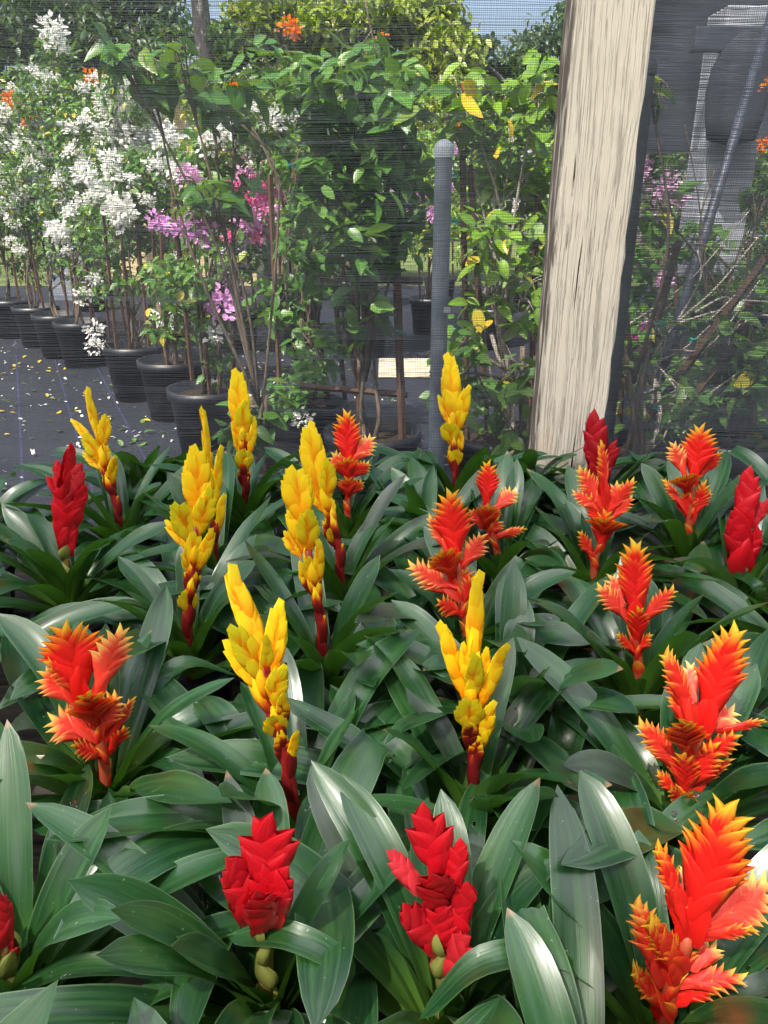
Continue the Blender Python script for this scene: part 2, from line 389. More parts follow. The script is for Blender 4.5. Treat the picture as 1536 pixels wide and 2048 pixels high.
# unit bract meshes: y along the bract, x outwards (keel), z to the two faces
def bract_mesh(name, flare, inner, thick, blunt, seed, bulge=0.10):
    if name != 'bract_flame': bulge = 0.17
    r_ = random.Random(seed); ns, nr = 9, 4
    v, uv, f = [], [], []
    for i in range(ns):
        s = i / (ns - 1)
        kx = bulge * math.sin(math.pi * min(1, s * 1.05)) + flare * max(0, s - 0.55) ** 2 * 3.2
        if blunt: w_in = inner * (math.sin(math.pi * min(1, 0.12 + s * 0.62)) ** 0.8) * (1 - max(0, (s - 0.80) / 0.20) ** 2.4)
        else: w_in = inner * (math.sin(math.pi * min(1, 0.14 + s * 0.60)) ** 0.8) * max(0.0, 1 - max(0, (s - 0.45) / 0.55) ** 1.6)
        w_in = max(w_in, 0.004)
        h = thick * math.sin(math.pi * min(1, 0.10 + s * 0.90)) ** 0.7 if s < 0.999 else 0.004
        for sg in (-1, 1):
            for j in range(nr + (1 if sg == -1 else 0)):
                pass
        row = []
        for j in range(-nr, nr + 1):
            q = abs(j) / nr
            x = kx - w_in * q ** 1.15
            z = (1 if j > 0 else -1) * h * math.sin(math.pi * q * (0.74 if name != 'bract_flame' else 0.66)) if j else 0.0
            wob = 0.012 * math.sin(s * 17 + j * 1.3 + seed)
            row.append((x + wob * q, s + wob * 0.5 * q, z))
            uv.append((0.5 + j / nr * 0.5, s))
        v += row
    m_ = 2 * nr + 1
    return mesh(name, v, grid_faces(ns, m_), uv)
BR = {}
def make_bracts():
    for i in range(3):
        BR.setdefault('orange', []).append(bract_mesh('bract_flame', 0.10 + 0.09 * i, 0.40, 0.11, False, i))
        BR.setdefault('yellow', []).append(bract_mesh('bract_blade', -0.16 + 0.04 * i, 0.46, 0.10, True, i + 5))
        BR.setdefault('red', []).append(bract_mesh('bract_scale', -0.06 + 0.05 * i, 0.66, 0.18, False, i + 9))
    for k in BR:
        for me in BR[k]: me.materials.append(M[k])
make_bracts()

def place_bract(kind, org, base, dirv, side, ln, wide, thickf, color, parent, idx):
    """base point, axis direction, outward side, all world; parent sits at org."""
    y = dirv.normalized(); x = (side - y * side.dot(y)).normalized(); z = x.cross(y)
    me = BR[kind][idx % 3]
    o = bpy.data.objects.new('bract', me); COL.objects.link(o); o.parent = parent
    mt = Matrix((( x.x * wide, y.x * ln, z.x * thickf, base.x - org.x), (x.y * wide, y.y * ln, z.y * thickf, base.y - org.y),
                 (x.z * wide, y.z * ln, z.z * thickf, base.z - org.z), (0, 0, 0, 1)))
    o.matrix_local = mt; o.color = color
    return o

def plume(kind, org, B, T, w, face, pale, parent, rnd, green=0.0, maroon=None):
    ax = T - B; L = ax.length; a = ax / L
    tocam = (Vector((0, 0, CAMZ)) - B); n = (tocam - a * tocam.dot(a)).normalized()
    n = Quaternion(a, R(face)) @ n; s = a.cross(n).normalized()
    B = B - ax * (0.17 if kind == 'yellow' else 0.10); ax = T - B; L = ax.length; w = w * (1.14 if kind == 'yellow' else 1.08); hw = w / 2
    if kind == 'orange': Lb = max(0.48 * L, 0.95 * w, 0.030); N = int(round(4 + L / 0.0074)); env0 = 0.50
    elif kind == 'yellow': Lb = max(0.46 * L, 1.0 * w, 0.022); N = int(round(3 + L / 0.0085)); env0 = 0.55
    else: Lb = max(0.58 * L, 1.05 * w); N = int(round(3 + 1.7 * L / max(w, 0.02) + L * 14)); env0 = 0.80
    N = max(4, min(N, 24)); Lb = min(Lb, L * 0.88); tipx = {'orange': 0.12, 'yellow': 0.02, 'red': 0.04}[kind]
    for i in range(N):
        t = i / (N - 1)
        if kind == 'orange': env = env0 + (1 - env0) * min(1, t / 0.3); env *= 1 - 0.62 * max(0, (t - 0.45) / 0.55) ** 1.5
        elif kind == 'yellow': env = (env0 + (1 - env0) * min(1, t / 0.35)) * (1 - 0.60 * max(0, (t - 0.35) / 0.65) ** 1.4)
        else: env = (env0 + (1 - env0) * min(1, t / 0.3)) * (1 - 0.65 * max(0, (t - 0.4) / 0.6) ** 1.4)
        lb = Lb * (1 - (0.36 if kind == 'orange' else 0.30 if kind == 'red' else 0.2) * t) * (1 + rnd.uniform(-0.06, 0.06))
        sn = max(0.06, min(0.72 if kind == 'orange' else 0.62, hw * env * 0.97 / lb - tipx))
        al = math.asin(sn)
        p = B + a * (L - lb * math.cos(al)) * t
        if i == N - 1: al = 0.0; p = B + a * (L - lb)
        sg = 1 if i % 2 == 0 else -1
        jit = R(rnd.uniform(-5, 5))
        sd_ = s * sg
        d = a * math.cos(al) + sd_ * math.sin(al) + n * (math.sin(jit) * 0.6)
        wide = lb * (1.0 if kind != 'yellow' else 0.85)
        # keep the inner half wide enough to close the middle of the plume
        need = (lb * 0.5 * math.sin(al) + 0.10 * w)
        wide = max(wide * 0.75, min(wide * 1.35, need / 0.40))
        if kind == 'yellow': wide = min(wide, hw * 2.6)
        th = lb * (1.15 - 0.55 * t) * {'yellow': 0.40, 'orange': 1.0, 'red': 0.72}[kind]
        if kind == 'orange': col = (0.04 + 0.30 * t * t + rnd.uniform(-.06, .06) + 0.18 * pale, min(1, pale + rnd.uniform(-.1, .1)) if pale > 0 else 0.0, max(0.0, (t - 0.72) * 1.6) * (1 - pale) + green * 0.2, 1)
        elif kind == 'yellow': col = ((maroon if maroon is not None else 0.10) - 0.55 * t + rnd.uniform(-.05, .05), 0, min(1, max(0, (t - 0.55) * 1.0) + green), 1)
        else: col = (-0.2, 0.35 * pale, rnd.uniform(0, 0.25) + green, 1)
        place_bract(kind, org, p + sd_ * 0.001, d, sd_, lb, wide, th, col, parent, rnd.randrange(3))

def scape(kind, org, pts, parent_root, rnd, r0=0.0068, r1=0.0045):
    mb = MB(); q = spline(pts, 14)
    mb.tube([p - org for p in q], [r0 + (r1 - r0) * i / 13 for i in range(14)], 8)
    sp_ = mb.build('flower_spike', M[{'yellow': 'sc_y', 'orange': 'sc_o', 'red': 'sc_r'}[kind]], parent_root)
    # sheathing bracts up the stem
    nb = {'yellow': 9, 'orange': 4, 'red': 4}[kind]
    for i in range(nb):
        t = 0.30 + (0.62 if kind != 'yellow' else 0.66) * i / nb; k = int(t * 13); p = q[k]; a = (q[min(13, k + 1)] - q[max(0, k - 1)]).normalized()
        az = i * 2.4 + rnd.uniform(0, 1); s = a.orthogonal().normalized(); s = Quaternion(a, az) @ s
        ln = 0.046 if kind == 'yellow' else 0.036
        if kind == 'yellow': c = (1.35 - 0.125 * i, 0, 0.1, 1); kd = 'yellow'; ln = 0.056
        elif kind == 'orange': c = (0.10, 0.15, 0.35, 1); kd = 'orange'
        else: c = (1.5 - 0.1 * i, 0.0, 0.0, 1); kd = 'red'
        place_bract(kd, org, p + s * 0.002, a * 0.97 + s * (0.12 if kind == 'yellow' else 0.15), s, ln, 0.026, 0.075, c, sp_, rnd.randrange(3))
    return sp_

# kind, key, stem (px), plumes (base x, base y, tip x, tip y, width px, pale, tip toward camera m, turn deg[, green[, maroon]])
FL = [
 ('orange', 'o23', [(208, 1545), (205, 1500), (185, 1440), (165, 1400)], [
   (163, 1395, 129, 1236, 124, 0, 0, 0), (197, 1385, 244, 1244, 84, .8, -.02, 25), (146, 1402, 76, 1338, 62, .6, 0, 10), (163, 1392, 88, 1318, 44, .1, .02, 40, .5),
   (191, 1448, 176, 1383, 88, .0, .045, 0, .4), (204, 1466, 233, 1380, 62, .6, .01, -20), (219, 1476, 270, 1391, 34, .5, -.01, 40), (191, 1476, 92, 1428, 86, .65, .01, 15),
   (210, 1512, 139, 1489, 42, .2, .03, 20, .5), (221, 1504, 252, 1451, 38, .1, .01, 30)]),
 ('orange', 'o20', [(1330, 2050), (1335, 2010), (1345, 1960), (1378, 1870)], [
   (1381, 1864, 1470, 1592, 142, 0, .0, 0), (1371, 1846, 1313, 1680, 48, .1, .0, 35), (1376, 1811, 1374, 1721, 32, 1, -.03, 20), (1403, 1858, 1556, 1762, 112, .75, -.03, 15),
   (1386, 1871, 1519, 1859, 38, .25, .01, 50), (1323, 1954, 1272, 1792, 70, .45, .0, 10), (1356, 1944, 1299, 1832, 64, 0, .035, 20, .4), (1389, 1939, 1438, 1882, 48, .7, -.01, 0),
   (1351, 1968, 1500, 1952, 56, .35, .01, 15), (1341, 2004, 1442, 1970, 42, .1, .01, 20), (1336, 2029, 1260, 1930, 48, .1, .015, 35, .5), (1352, 1965, 1370, 1868, 66, .15, -.01, 0)]),
 ('orange', 'o19', [(1365, 1625), (1368, 1580), (1380, 1520), (1402, 1460)], [
   (1406, 1456, 1474, 1241, 96, 0, 0, 0), (1389, 1448, 1326, 1293, 54, .3, 0, 25), (1386, 1401, 1376, 1319, 44, 1, -.03, 0), (1371, 1443, 1336, 1389, 24, .3, 0, 20),
   (1411, 1461, 1474, 1410, 62, 1, -.015, 0), (1439, 1461, 1538, 1441, 28, .2, 0, 50), (1376, 1503, 1364, 1437, 86, 0, .045, 0, .4), (1384, 1523, 1484, 1467, 52, .05, .01, 20),
   (1364, 1546, 1275, 1437, 58, .4, .0, 15), (1369, 1579, 1440, 1480, 64, .1, .01, 0), (1372, 1590, 1368, 1500, 62, .1, .015, 0), (1359, 1594, 1313, 1540, 32, .2, .0, 20), (1376, 1589, 1468, 1512, 30, .3, .0, 40),
   (1364, 1617, 1340, 1572, 34, .2, .02, 30, .4), (1368, 1617, 1382, 1582, 30, .2, .02, 10, .4)]),
 ('orange', 'o18', [(1279, 1372), (1277, 1330), (1272, 1290), (1272, 1240)], [
   (1272, 1245, 1267, 1074, 76, 0, 0, 0), (1260, 1240, 1192, 1166, 46, .6, 0, 10), (1246, 1207, 1217, 1145, 38, 1, -.02, 0), (1284, 1245, 1352, 1170, 42, .4, 0, 20),
   (1274, 1284, 1277, 1210, 46, 0, .015, 0), (1272, 1307, 1231, 1266, 26, .1, .015, 30, .2), (1272, 1307, 1305, 1266, 26, .1, .015, -30, .2)]),
 ('orange', 'o12', [(938, 1290), (932, 1250), (925, 1190), (913, 1120)], [
   (913, 1121, 896, 973, 82, 0, 0, 0), (896, 1102, 856, 1027, 34, .7, -.01, 20), (925, 1135, 972, 1064, 50, .6, -.01, 15), (905, 1154, 881, 1096, 72, 0, .035, 0, .4),
   (913, 1193, 813, 1122, 58, .75, 0, 10), (915, 1175, 830, 1150, 34, .5, 0, 30), (925, 1207, 955, 1146, 48, .3, .01, 15), (925, 1231, 872, 1198, 46, .2, .02, 10, .5), (928, 1200, 922, 1130, 60, .1, 0, 0)]),
 ('orange', 'o13', [(1000, 1115), (988, 1080), (978, 1050), (972, 1008)], [
   (972, 1010, 978, 918, 50, 0, 0, 0), (990, 1020, 1035, 975, 42, .85, -.01, 0), (972, 1054, 977, 1006, 56, 0, .03, 0, .4), (977, 1077, 1055, 1056, 26, .5, 0, 30), (963, 1054, 938, 1017, 30, .5, 0, 15), (975, 1078, 998, 1030, 40, .3, 0, 0)]),
 ('orange', 'o15', [(1188, 1155), (1190, 1120), (1203, 1080), (1208, 1020)], [
   (1208, 1005, 1201, 877, 40, .1, 0, 55), (1207, 1015, 1155, 930, 44, .5, -.01, 10), (1198, 1020, 1142, 980, 34, .6, 0, 20), (1212, 1030, 1271, 954, 42, .3, 0, 25), (1217, 1025, 1236, 960, 36, .7, -.02, 0),
   (1222, 1039, 1268, 989, 32, .5, 0, 15), (1210, 1068, 1214, 1035, 76, 0, .035, 0, .4), (1202, 1097, 1210, 1016, 52, 0, .01, 0), (1188, 1121, 1157, 1060, 30, .2, .01, 20, .3), (1206, 1060, 1180, 985, 44, .25, .0, 10)]),
 ('orange', 'o16', [(1377, 1090), (1378, 1050), (1382, 1000), (1387, 960)], [
   (1387, 963, 1406, 844, 70, 0, 0, 0), (1370, 948, 1340, 881, 42, .9, -.01, 0), (1397, 953, 1446, 902, 30, .1, 0, 30), (1375, 982, 1366, 947, 60, 0, .03, 0, .5), (1370, 1020, 1324, 956, 26, .3, 0, 40),
   (1385, 1025, 1424, 980, 30, .3, 0, 30), (1382, 1044, 1413, 958, 38, .1, 0, 20), (1378, 1044, 1372, 975, 36, .1, 0, 0)]),
 ('orange', 'o8', [(695, 1040), (695, 1010), (698, 970), (700, 930)], [
   (700, 935, 689, 816, 60, 0, 0, 0), (702, 925, 751, 871, 46, .85, -.01, 0), (693, 949, 662, 902, 44, .7, 0, 10), (703, 955, 741, 922, 34, .3, 0, 20), (697, 962, 688, 912, 54, 0, .025, 0, .1),
   (697, 995, 692, 951, 46, .1, .02, 0, .2), (701, 990, 725, 958, 28, .3, 0, 20)]),
 ('red', 'r22', [(532, 1985), (532, 1930), (530, 1860), (530, 1780)], [
   (530, 1775, 541, 1619, 122, 0, 0, 0), (502, 1824, 453, 1711, 64, .15, .015, 10), (540, 1842, 573, 1732, 66, 0, .015, -10), (531, 1853, 514, 1784, 76, 0, .035, 0), (528, 1850, 530, 1730, 96, 0, .01, 0)]),
 ('red', 'r21', [(900, 2000), (892, 1960), (882, 1880), (876, 1760)], [
   (880, 1742, 844, 1603, 94, 0, 0, 0), (838, 1774, 772, 1700, 42, 1, 0, 15), (901, 1780, 921, 1676, 52, 0, 0, 10), (874, 1807, 868, 1740, 84, 0, .03, 0), (907, 1867, 934, 1759, 52, 0, .01, 10),
   (874, 1889, 803, 1806, 66, .1, .015, 10), (885, 1948, 941, 1868, 64, .5, .02, -10), (884, 1900, 880, 1800, 76, 0, .01, 0)]),
 ('red', 'r17', [(1483, 1165), (1485, 1120), (1485, 1080), (1486, 1050)], [
   (1486, 1054, 1503, 930, 48, 0, 0, 0), (1500, 1054, 1538, 995, 28, .3, 0, 20), (1486, 1145, 1469, 1012, 54, 0, .01, 0), (1490, 1130, 1515, 1050, 42, 0, .01, 0), (1484, 1110, 1462, 1020, 34, 0, 0, 10)]),
 ('red', 'r14', [(1202, 1010), (1200, 980), (1197, 930)], [
   (1195, 932, 1190, 816, 50, 0, 0, 0, .5), (1205, 952, 1234, 879, 32, 0, 0, 15, .5), (1192, 945, 1172, 882, 24, 0, 0, 15, .5), (1200, 985, 1200, 900, 46, 0, 0, 0, .5)]),
 ('red', 'r1', [(136, 1175), (134, 1130), (131, 1080), (131, 1000)], [
   (133, 985, 141, 883, 17, 0, 0, 50), (130, 1000, 114, 918, 30, .6, 0, 20), (133, 1009, 165, 924, 38, .7, 0, 10), (122, 1000, 92, 950, 15, 0, 0, 30), (130, 1069, 128, 965, 50, 0, .01, 0),
   (142, 1049, 173, 966, 24, 0, 0, 20), (132, 1095, 118, 1010, 36, 0, .01, 0), (134, 1110, 146, 1030, 30, 0, .0, 0)]),
 ('red', 'r24', [(22, 1975), (15, 1930), (5, 1890)], [(2, 1900, -6, 1778, 56, .2, 0, 10), (10, 1935, 24, 1880, 34, .6, 0, 0), (5, 1940, -25, 1860, 50, 0, 0, 0)]),
 ('yellow', 'y10', [(592, 1650), (580, 1560), (560, 1470), (532, 1400), (530, 1330)], [
   (529, 1313, 451, 1127, 50, 0, -.01, 25, 0, .35), (548, 1334, 556, 1196, 48, 0, -.01, 10, .1, .2), (526, 1353, 460, 1246, 54, 0, .02, 10, .55, .15), (528, 1379, 443, 1281, 40, 0, .0, 15, .1, .15),
   (532, 1355, 533, 1268, 26, 0, .01, 20, .4, .35), (542, 1405, 567, 1328, 46, 0, .025, 0, .45, .1), (556, 1472, 546, 1428, 52, 0, .015, 0, .3, .1), (582, 1524, 592, 1459, 18, 0, .01, 20, 0, .2), (568, 1440, 564, 1385, 26, 0, .02, 0, 0, .9), (575, 1530, 556, 1460, 36, 0, .01, 0, 0, 1.3)]),
 ('yellow', 'y11', [(946, 1600), (948, 1550), (946, 1480), (947, 1380), (948, 1320)], [
   (948, 1320, 954, 1138, 34, 0, -.01, 20, 0, .35), (945, 1391, 952, 1303, 38, 0, .025, 10, .5, .45), (926, 1380, 880, 1237, 34, 0, 0, 20, 0, .25), (965, 1403, 1011, 1284, 30, 0, .01, 25, 0, .25),
   (932, 1356, 928, 1282, 24, 0, 0, 10, .1, .1), (967, 1356, 972, 1293, 22, 0, 0, 10, 0, .1), (943, 1457, 934, 1394, 64, 0, .02, 0, .5, .05), (962, 1488, 985, 1397, 32, 0, .01, 10, .1, .15),
   (945, 1500, 936, 1440, 34, 0, .02, 0, 0, 1.3), (948, 1540, 956, 1470, 32, 0, .01, 0, 0, 1.3)]),
 ('yellow', 'y3', [(374, 1280), (378, 1230), (385, 1150), (392, 1050)], [
   (397, 1030, 393, 886, 64, 0, 0, 0, 0, .2), (387, 1082, 349, 1001, 56, 0, .02, 10, .5, .1), (377, 1095, 327, 1040, 24, 0, 0, 20, 0, .1), (394, 1065, 426, 973, 46, 0, .02, 0, .35, .1),
   (397, 1135, 428, 1055, 26, 0, .01, 10, 0, .4), (385, 1150, 368, 1095, 28, 0, .01, 10, 0, .35), (388, 1150, 390, 1060, 46, 0, .01, 0, .1, .7), (380, 1225, 373, 1178, 42, 0, .01, 0, .2, .1), (380, 1190, 388, 1120, 34, 0, .0, 0, 0, 1.2)]),
 ('yellow', 'y4', [(428, 1120), (428, 1060), (424, 1000), (420, 950)], [
   (420, 960, 406, 810, 20, 0, 0, 50, 0, .2), (430, 1010, 440, 888, 20, 0, 0, 30, 0, .25), (432, 1070, 446, 985, 22, 0, 0, 20, 0, .5), (422, 1000, 414, 900, 26, 0, 0, 20, 0, .4)]),
 ('yellow', 'y5', [(490, 1020), (490, 970), (486, 900), (482, 860)], [
   (481, 862, 474, 734, 44, 0, 0, 0, 0, .2), (487, 872, 486, 798, 36, 0, .015, 0, .45, .15), (482, 895, 463, 835, 18, 0, .0, 20, 0, .3), (500, 902, 511, 832, 16, 0, 0, 20, 0, .3), (480, 905, 468, 866, 16, 0, .01, 20, 0, .3),
   (488, 942, 487, 896, 38, 0, .015, 0, .4, .1), (490, 975, 486, 925, 26, 0, .0, 0, 0, 1.3), (490, 900, 488, 860, 26, 0, .01, 0, 0, .9)]),
 ('yellow', 'y6', [(684, 1180), (678, 1100), (662, 1040), (645, 990)], [
   (635, 975, 616, 840, 54, 0, 0, 0, 0, .2), (653, 997, 657, 915, 38, 0, .015, 0, .35, .15), (647, 1021, 622, 958, 34, 0, .0, 10, .2, .3), (664, 1042, 662, 990, 18, 0, .0, 10, 0, .35), (663, 1085, 660, 1055, 18, 0, .01, 0, 0, .3),
   (668, 1090, 650, 1030, 28, 0, .0, 0, 0, 1.3)]),
 ('yellow', 'y7', [(650, 1330), (642, 1250), (632, 1190), (615, 1100)], [
   (604, 1038, 586, 928, 68, 0, 0, 0, 0, .15), (606, 1090, 596, 990, 60, 0, .0, 0, .0, .2), (617, 1097, 613, 1015, 50, 0, .02, 0, .5, .15), (597, 1109, 566, 1061, 28, 0, .0, 10, .1, .15), (621, 1162, 619, 1111, 36, 0, .01, 10, .1, .55), (637, 1164, 639, 1075, 20, 0, .01, 15, 0, .6),
   (613, 1175, 600, 1120, 18, 0, 0, 10, 0, .8), (628, 1190, 624, 1130, 34, 0, .0, 0, 0, 1.3)]),
 ('yellow', 'y9', [(912, 990), (910, 930), (905, 870), (905, 820)], [
   (905, 830, 899, 703, 42, 0, 0, 0, 0, .15), (918, 852, 936, 768, 28, 0, .01, 10, .1, .15), (896, 842, 878, 788, 20, 0, 0, 20, .1, .15), (905, 888, 895, 842, 40, 0, .015, 0, .35, .1), (922, 897, 919, 855, 16, 0, 0, 10, 0, .4), (911, 932, 914, 898, 28, 0, .01, 0, .2, .15),
   (911, 945, 906, 880, 28, 0, .0, 0, 0, 1.2)]),
 ('yellow', 'y2', [(245, 1065), (232, 1010), (212, 950), (205, 900)], [
   (200, 885, 171, 772, 20, 0, 0, 40, 0, .2), (207, 887, 211, 827, 28, 0, 0, 10, .1, .2), (187, 888, 142, 836, 18, 0, 0, 20, .1, .1), (206, 924, 164, 866, 34, 0, .015, 10, .5, .1), (205, 937, 165, 903, 22, 0, .0, 10, .1, .1),
   (221, 967, 229, 908, 20, 0, .01, 10, 0, .3), (210, 930, 203, 880, 28, 0, .0, 0, .1, .6), (226, 990, 210, 935, 26, 0, .0, 0, 0, 1.3)]),
]
LAB = {
 'o23': 'flame red bromeliad with cream fans, at the left of the second row',
 'o20': 'largest flame red bromeliad with yellow tips, leaning right in the bottom right corner',
 'o19': 'tall flame red bromeliad at the right edge, one long thin bract pointing right',
 'o18': 'flame red bromeliad on a slim pink stem with a flared collar below the head',
 'o12': 'flame red bromeliad with pink side fan right behind the trident shaped yellow spike',
 'o13': 'short flame red bromeliad behind the pink fanned one, left of the wooden post',
 'o15': 'flame red bromeliad with a narrow tip directly in front of the wooden post foot',
 'o16': 'flame red bromeliad with round top by the net right of the wooden post',
 'o8': 'small flame red bromeliad by the net between two tall yellow spikes',
 'r22': 'plain red bromeliad with short pinecone head at the front, left of the other',
 'r21': 'plain red bromeliad with long stacked head at the front centre',
 'r17': 'plain red bromeliad at the right edge in the back rows',
 'r14': 'dark red bromeliad standing against the foot of the wooden post',
 'r1': 'ragged crimson bromeliad at the far left of the back rows',
 'r24': 'red bromeliad cut off by the left edge in the front row',
 'y10': 'yellow bromeliad with splayed fingers leaning left over the front red one',
 'y11': 'yellow bromeliad with three upright prongs like a trident on a maroon stem',
 'y3': 'broad yellow bromeliad with thick golden head in the left middle',
 'y4': 'thin spiky yellow bromeliad half hidden behind the broad golden head',
 'y5': 'slim yellow bromeliad by the net above the weed cloth, left of the small flame one',
 'y6': 'yellow bromeliad with bent maroon stem behind the upright yellow twin headed one',
 'y7': 'yellow bromeliad with blunt head on a long maroon stem at the centre',
 'y9': 'tallest yellow bromeliad by the net in front of the grey pipe',
 'y2': 'forked yellow bromeliad leaning left beside the ragged crimson one',
}
CAPS = []      # outlines of flower heads in the photo: a leaf nearer the camera must not cover them
CENTRES = {}
for kind, key, st, pl in FL:
    c = PD(*st[0], CUP); CENTRES[key] = c
    dep = proj(c)[2]
    for p in pl: CAPS.append((p[0], p[1], p[2], p[3], p[4] * 0.42, dep + 0.02, key))
    for a_, b_ in zip(st[:-1], st[1:]): CAPS.append((a_[0], a_[1], b_[0], b_[1], 5, dep + 0.02, key))

# plants without a visible flower between and around them (world x, y)
FILL = [
 (-0.62, 0.86, 'leafy bromeliad without flower, left of the second row flame red head'),
 (0.60, 0.62, 'leafy bromeliad without flower beyond the right edge of the second row'),
 (0.62, 0.92, 'leafy bromeliad without flower, at the right edge between two flame red rows'),
 (-0.78, 1.34, 'leafy bromeliad without flower in the far left back corner by the net'),
 (-0.53, 1.60, 'leafy bromeliad without flower by the net, left of the slim yellow spike'),
 (0.30, 1.58, 'leafy bromeliad without flower by the net, just left of the post foot'),
 (0.86, 1.52, 'leafy bromeliad without flower by the net in the far right corner'),
 (-0.30, 0.22, 'leafy bromeliad without flower below the bottom left corner'),
 (-0.02, 0.20, 'leafy bromeliad without flower below the middle of the front row'),
 (0.44, 0.34, 'leafy bromeliad without flower at the bottom right edge beside the largest flower'),
 (-0.62, 0.56, 'leafy bromeliad without flower beyond the left edge of the front row'),
 (0.85, 1.18, 'leafy bromeliad without flower beyond the right edge in the back rows'),
 (-0.86, 1.08, 'leafy bromeliad without flower beyond the left edge in the back rows'),
 (0.155, 0.80, 'leafy bromeliad without flower behind the trident shaped yellow spike'),
 (0.13, 0.30, 'leafy bromeliad without flower at the bottom edge, left of the largest flame flower'),
 (0.08, 1.33, 'leafy bromeliad without flower between the small flame heads near the net'),
]
def seg_d(px, py, c):
    ax, ay, bx, by = c[:4]; dx, dy = bx - ax, by - ay; l2 = dx * dx + dy * dy + 1e-6
    t = max(0, min(1, ((px - ax) * dx + (py - ay) * dy) / l2))
    return math.hypot(px - ax - dx * t, py - ay - dy * t)
def leaf_ok(pts, W, own=None):
    for i, p in enumerate(pts):
        if p.y > NET_Y - 0.05: return False
        if p.x > 0.30 and p.x < 0.62 and p.y > 1.60: return False
        x, y, d = proj(p)
        if d < 0.30: return False
        hw = W * 0.45 / d * FPX
        if i > 2 and y < 892: return False
        for c in CAPS:
            if d < c[5] - 0.015 and not (own == c[6] and i < 6) and seg_d(x, y, c) < c[4] + hw * 0.85: return False
    return True
def leaf_mesh(pts, side, W, cup0=0.5, cup1=0.12, ripple=0.0, twist=0.0, rnd=random, tipcurl=0.0):
    n, m = len(pts), 7; v, uv = [], []; ph = rnd.uniform(0, 6)
    side = side.normalized()
    for i in range(n):
        s = i / (n - 1)
        t = (pts[min(i + 1, n - 1)] - pts[max(i - 1, 0)]).normalized()
        sd_ = (side - t * side.dot(t)).normalized()
        if twist: sd_ = Quaternion(t, twist * s) @ sd_
        nm = sd_.cross(t).normalized()
        prof = (0.62 + 0.38 * math.sin(min(1, s / 0.62) * math.pi / 2))
        if s > 0.66: q = (s - 0.66) / 0.34; prof *= max(0.0, 1 - q ** 2.3) ** 0.62
        if i == n - 1: prof = 0.012
        cup = cup0 * (1 - s) ** 1.3 + cup1
        for j in range(m):
            u = (j / (m - 1)) * 2 - 1
            lift = cup * u * u * W * 0.5
            rp = ripple * W * math.sin(s * 15 + ph + (1.8 if u > 0 else 0)) * abs(u) ** 2 * (0.3 + s)
            rib = 0.012 * W * math.cos(u * 9)
            v.append(pts[i] + sd_ * (u * W * 0.5 * prof * (1 - 0.12 * cup)) + nm * (lift * prof + rp + rib))
            uv.append(((u + 1) / 2, s))
    return v, uv, n, m
def pointed(pts, W):
    """a short pointed tip carried on beyond the rounded end."""
    return pts
ACC = 0
def add_leaf(parent, org, pts, side, W, rnd, kw_drops=0, **kw):
    v, uv, n, m = leaf_mesh(pts, side, W, rnd=rnd, **kw)
    tdir = (pts[-1] - pts[-2]).normalized(); tip = pts[-1] + tdir * W * 0.10 + Vector((0, 0, rnd.uniform(-.02, .10) * W))
    for j in range(m): v[-m + j] = tip + (v[-m + j] - pts[-1]) * 0.3
    if rnd.random() < 0.07:                    # a torn or trimmed end
        for r__ in (2, 1):
            for j in range(m): v[-m * r__ + j] = v[-m * 3 + j] + tdir * (0.004 * (3 - r__) + rnd.uniform(0, 0.005))
    drops = kw_drops
    if drops:
        db = MB()
        for _ in range(drops):
            i_, j_ = rnd.randrange(7, n - 3), rnd.randrange(1, m - 2); p = (v[i_ * m + j_] + v[i_ * m + j_ + 1]) / 2 + (v[(i_ + 1) * m + j_] - v[i_ * m + j_]) * rnd.random()
            e1 = (v[(i_ + 1) * m + j_] - v[i_ * m + j_]).normalized(); e2 = (v[i_ * m + j_ + 1] - v[i_ * m + j_]).normalized(); nn = e2.cross(e1).normalized()
            if nn.z < 0: nn = -nn
            r1 = rnd.uniform(0.0012, 0.0032); b_ = len(db.v)
            for h_, q_ in ((-0.15, 1.0), (0.12, 0.97), (0.34, 0.72), (0.42, 0.3)):
                for a_ in range(10):
                    an = a_ * math.pi / 5; db.v.append(tuple(p + (e1 * math.cos(an) * 1.3 + e2 * math.sin(an)) * r1 * q_ + nn * h_ * r1 - org))
            for r__ in range(3):
                for a_ in range(10): db.f.append((b_ + r__ * 10 + a_, b_ + r__ * 10 + (a_ + 1) % 10, b_ + r__ * 10 + 10 + (a_ + 1) % 10, b_ + r__ * 10 + 10 + a_))
            db.f.append(tuple(b_ + 30 + a_ for a_ in range(10))); db.f.append(tuple(b_ + a_ for a_ in range(10))[::-1])
    v = [p - org for p in v]
    f = grid_faces(n, m)
    nc = (v[(n // 2) * m + 4] - v[(n // 2) * m + 3]).cross(v[(n // 2 + 1) * m + 3] - v[(n // 2) * m + 3])
    o = link('leaf', mesh('leaf_blade', v, f, uv), parent, M['leaf'])
    o.color = (1, 1, 1, 0.5 if rnd.random() < 0.06 else 1.0)
    if drops: tag(db.build('water_drops', M['drop'], o), kind='stuff')
    return o
def pot_mesh(r1, r0, h, n=24):
    mb = MB(); mb.lathe([(r0 * 0.2, 0), (r0, 0), (r1 * 0.97, h * 0.86), (r1 * 1.04, h * 0.87), (r1 * 1.05, h), (r1 * 0.96, h), (r1 * 0.95, h * 0.80), (0.001, h * 0.80)], n=n); return mb
small_pot = mesh('pot', *(lambda q: (q.v, q.f))(pot_mesh(0.065, 0.048, 0.105))); small_pot.materials.append(M['pot'])
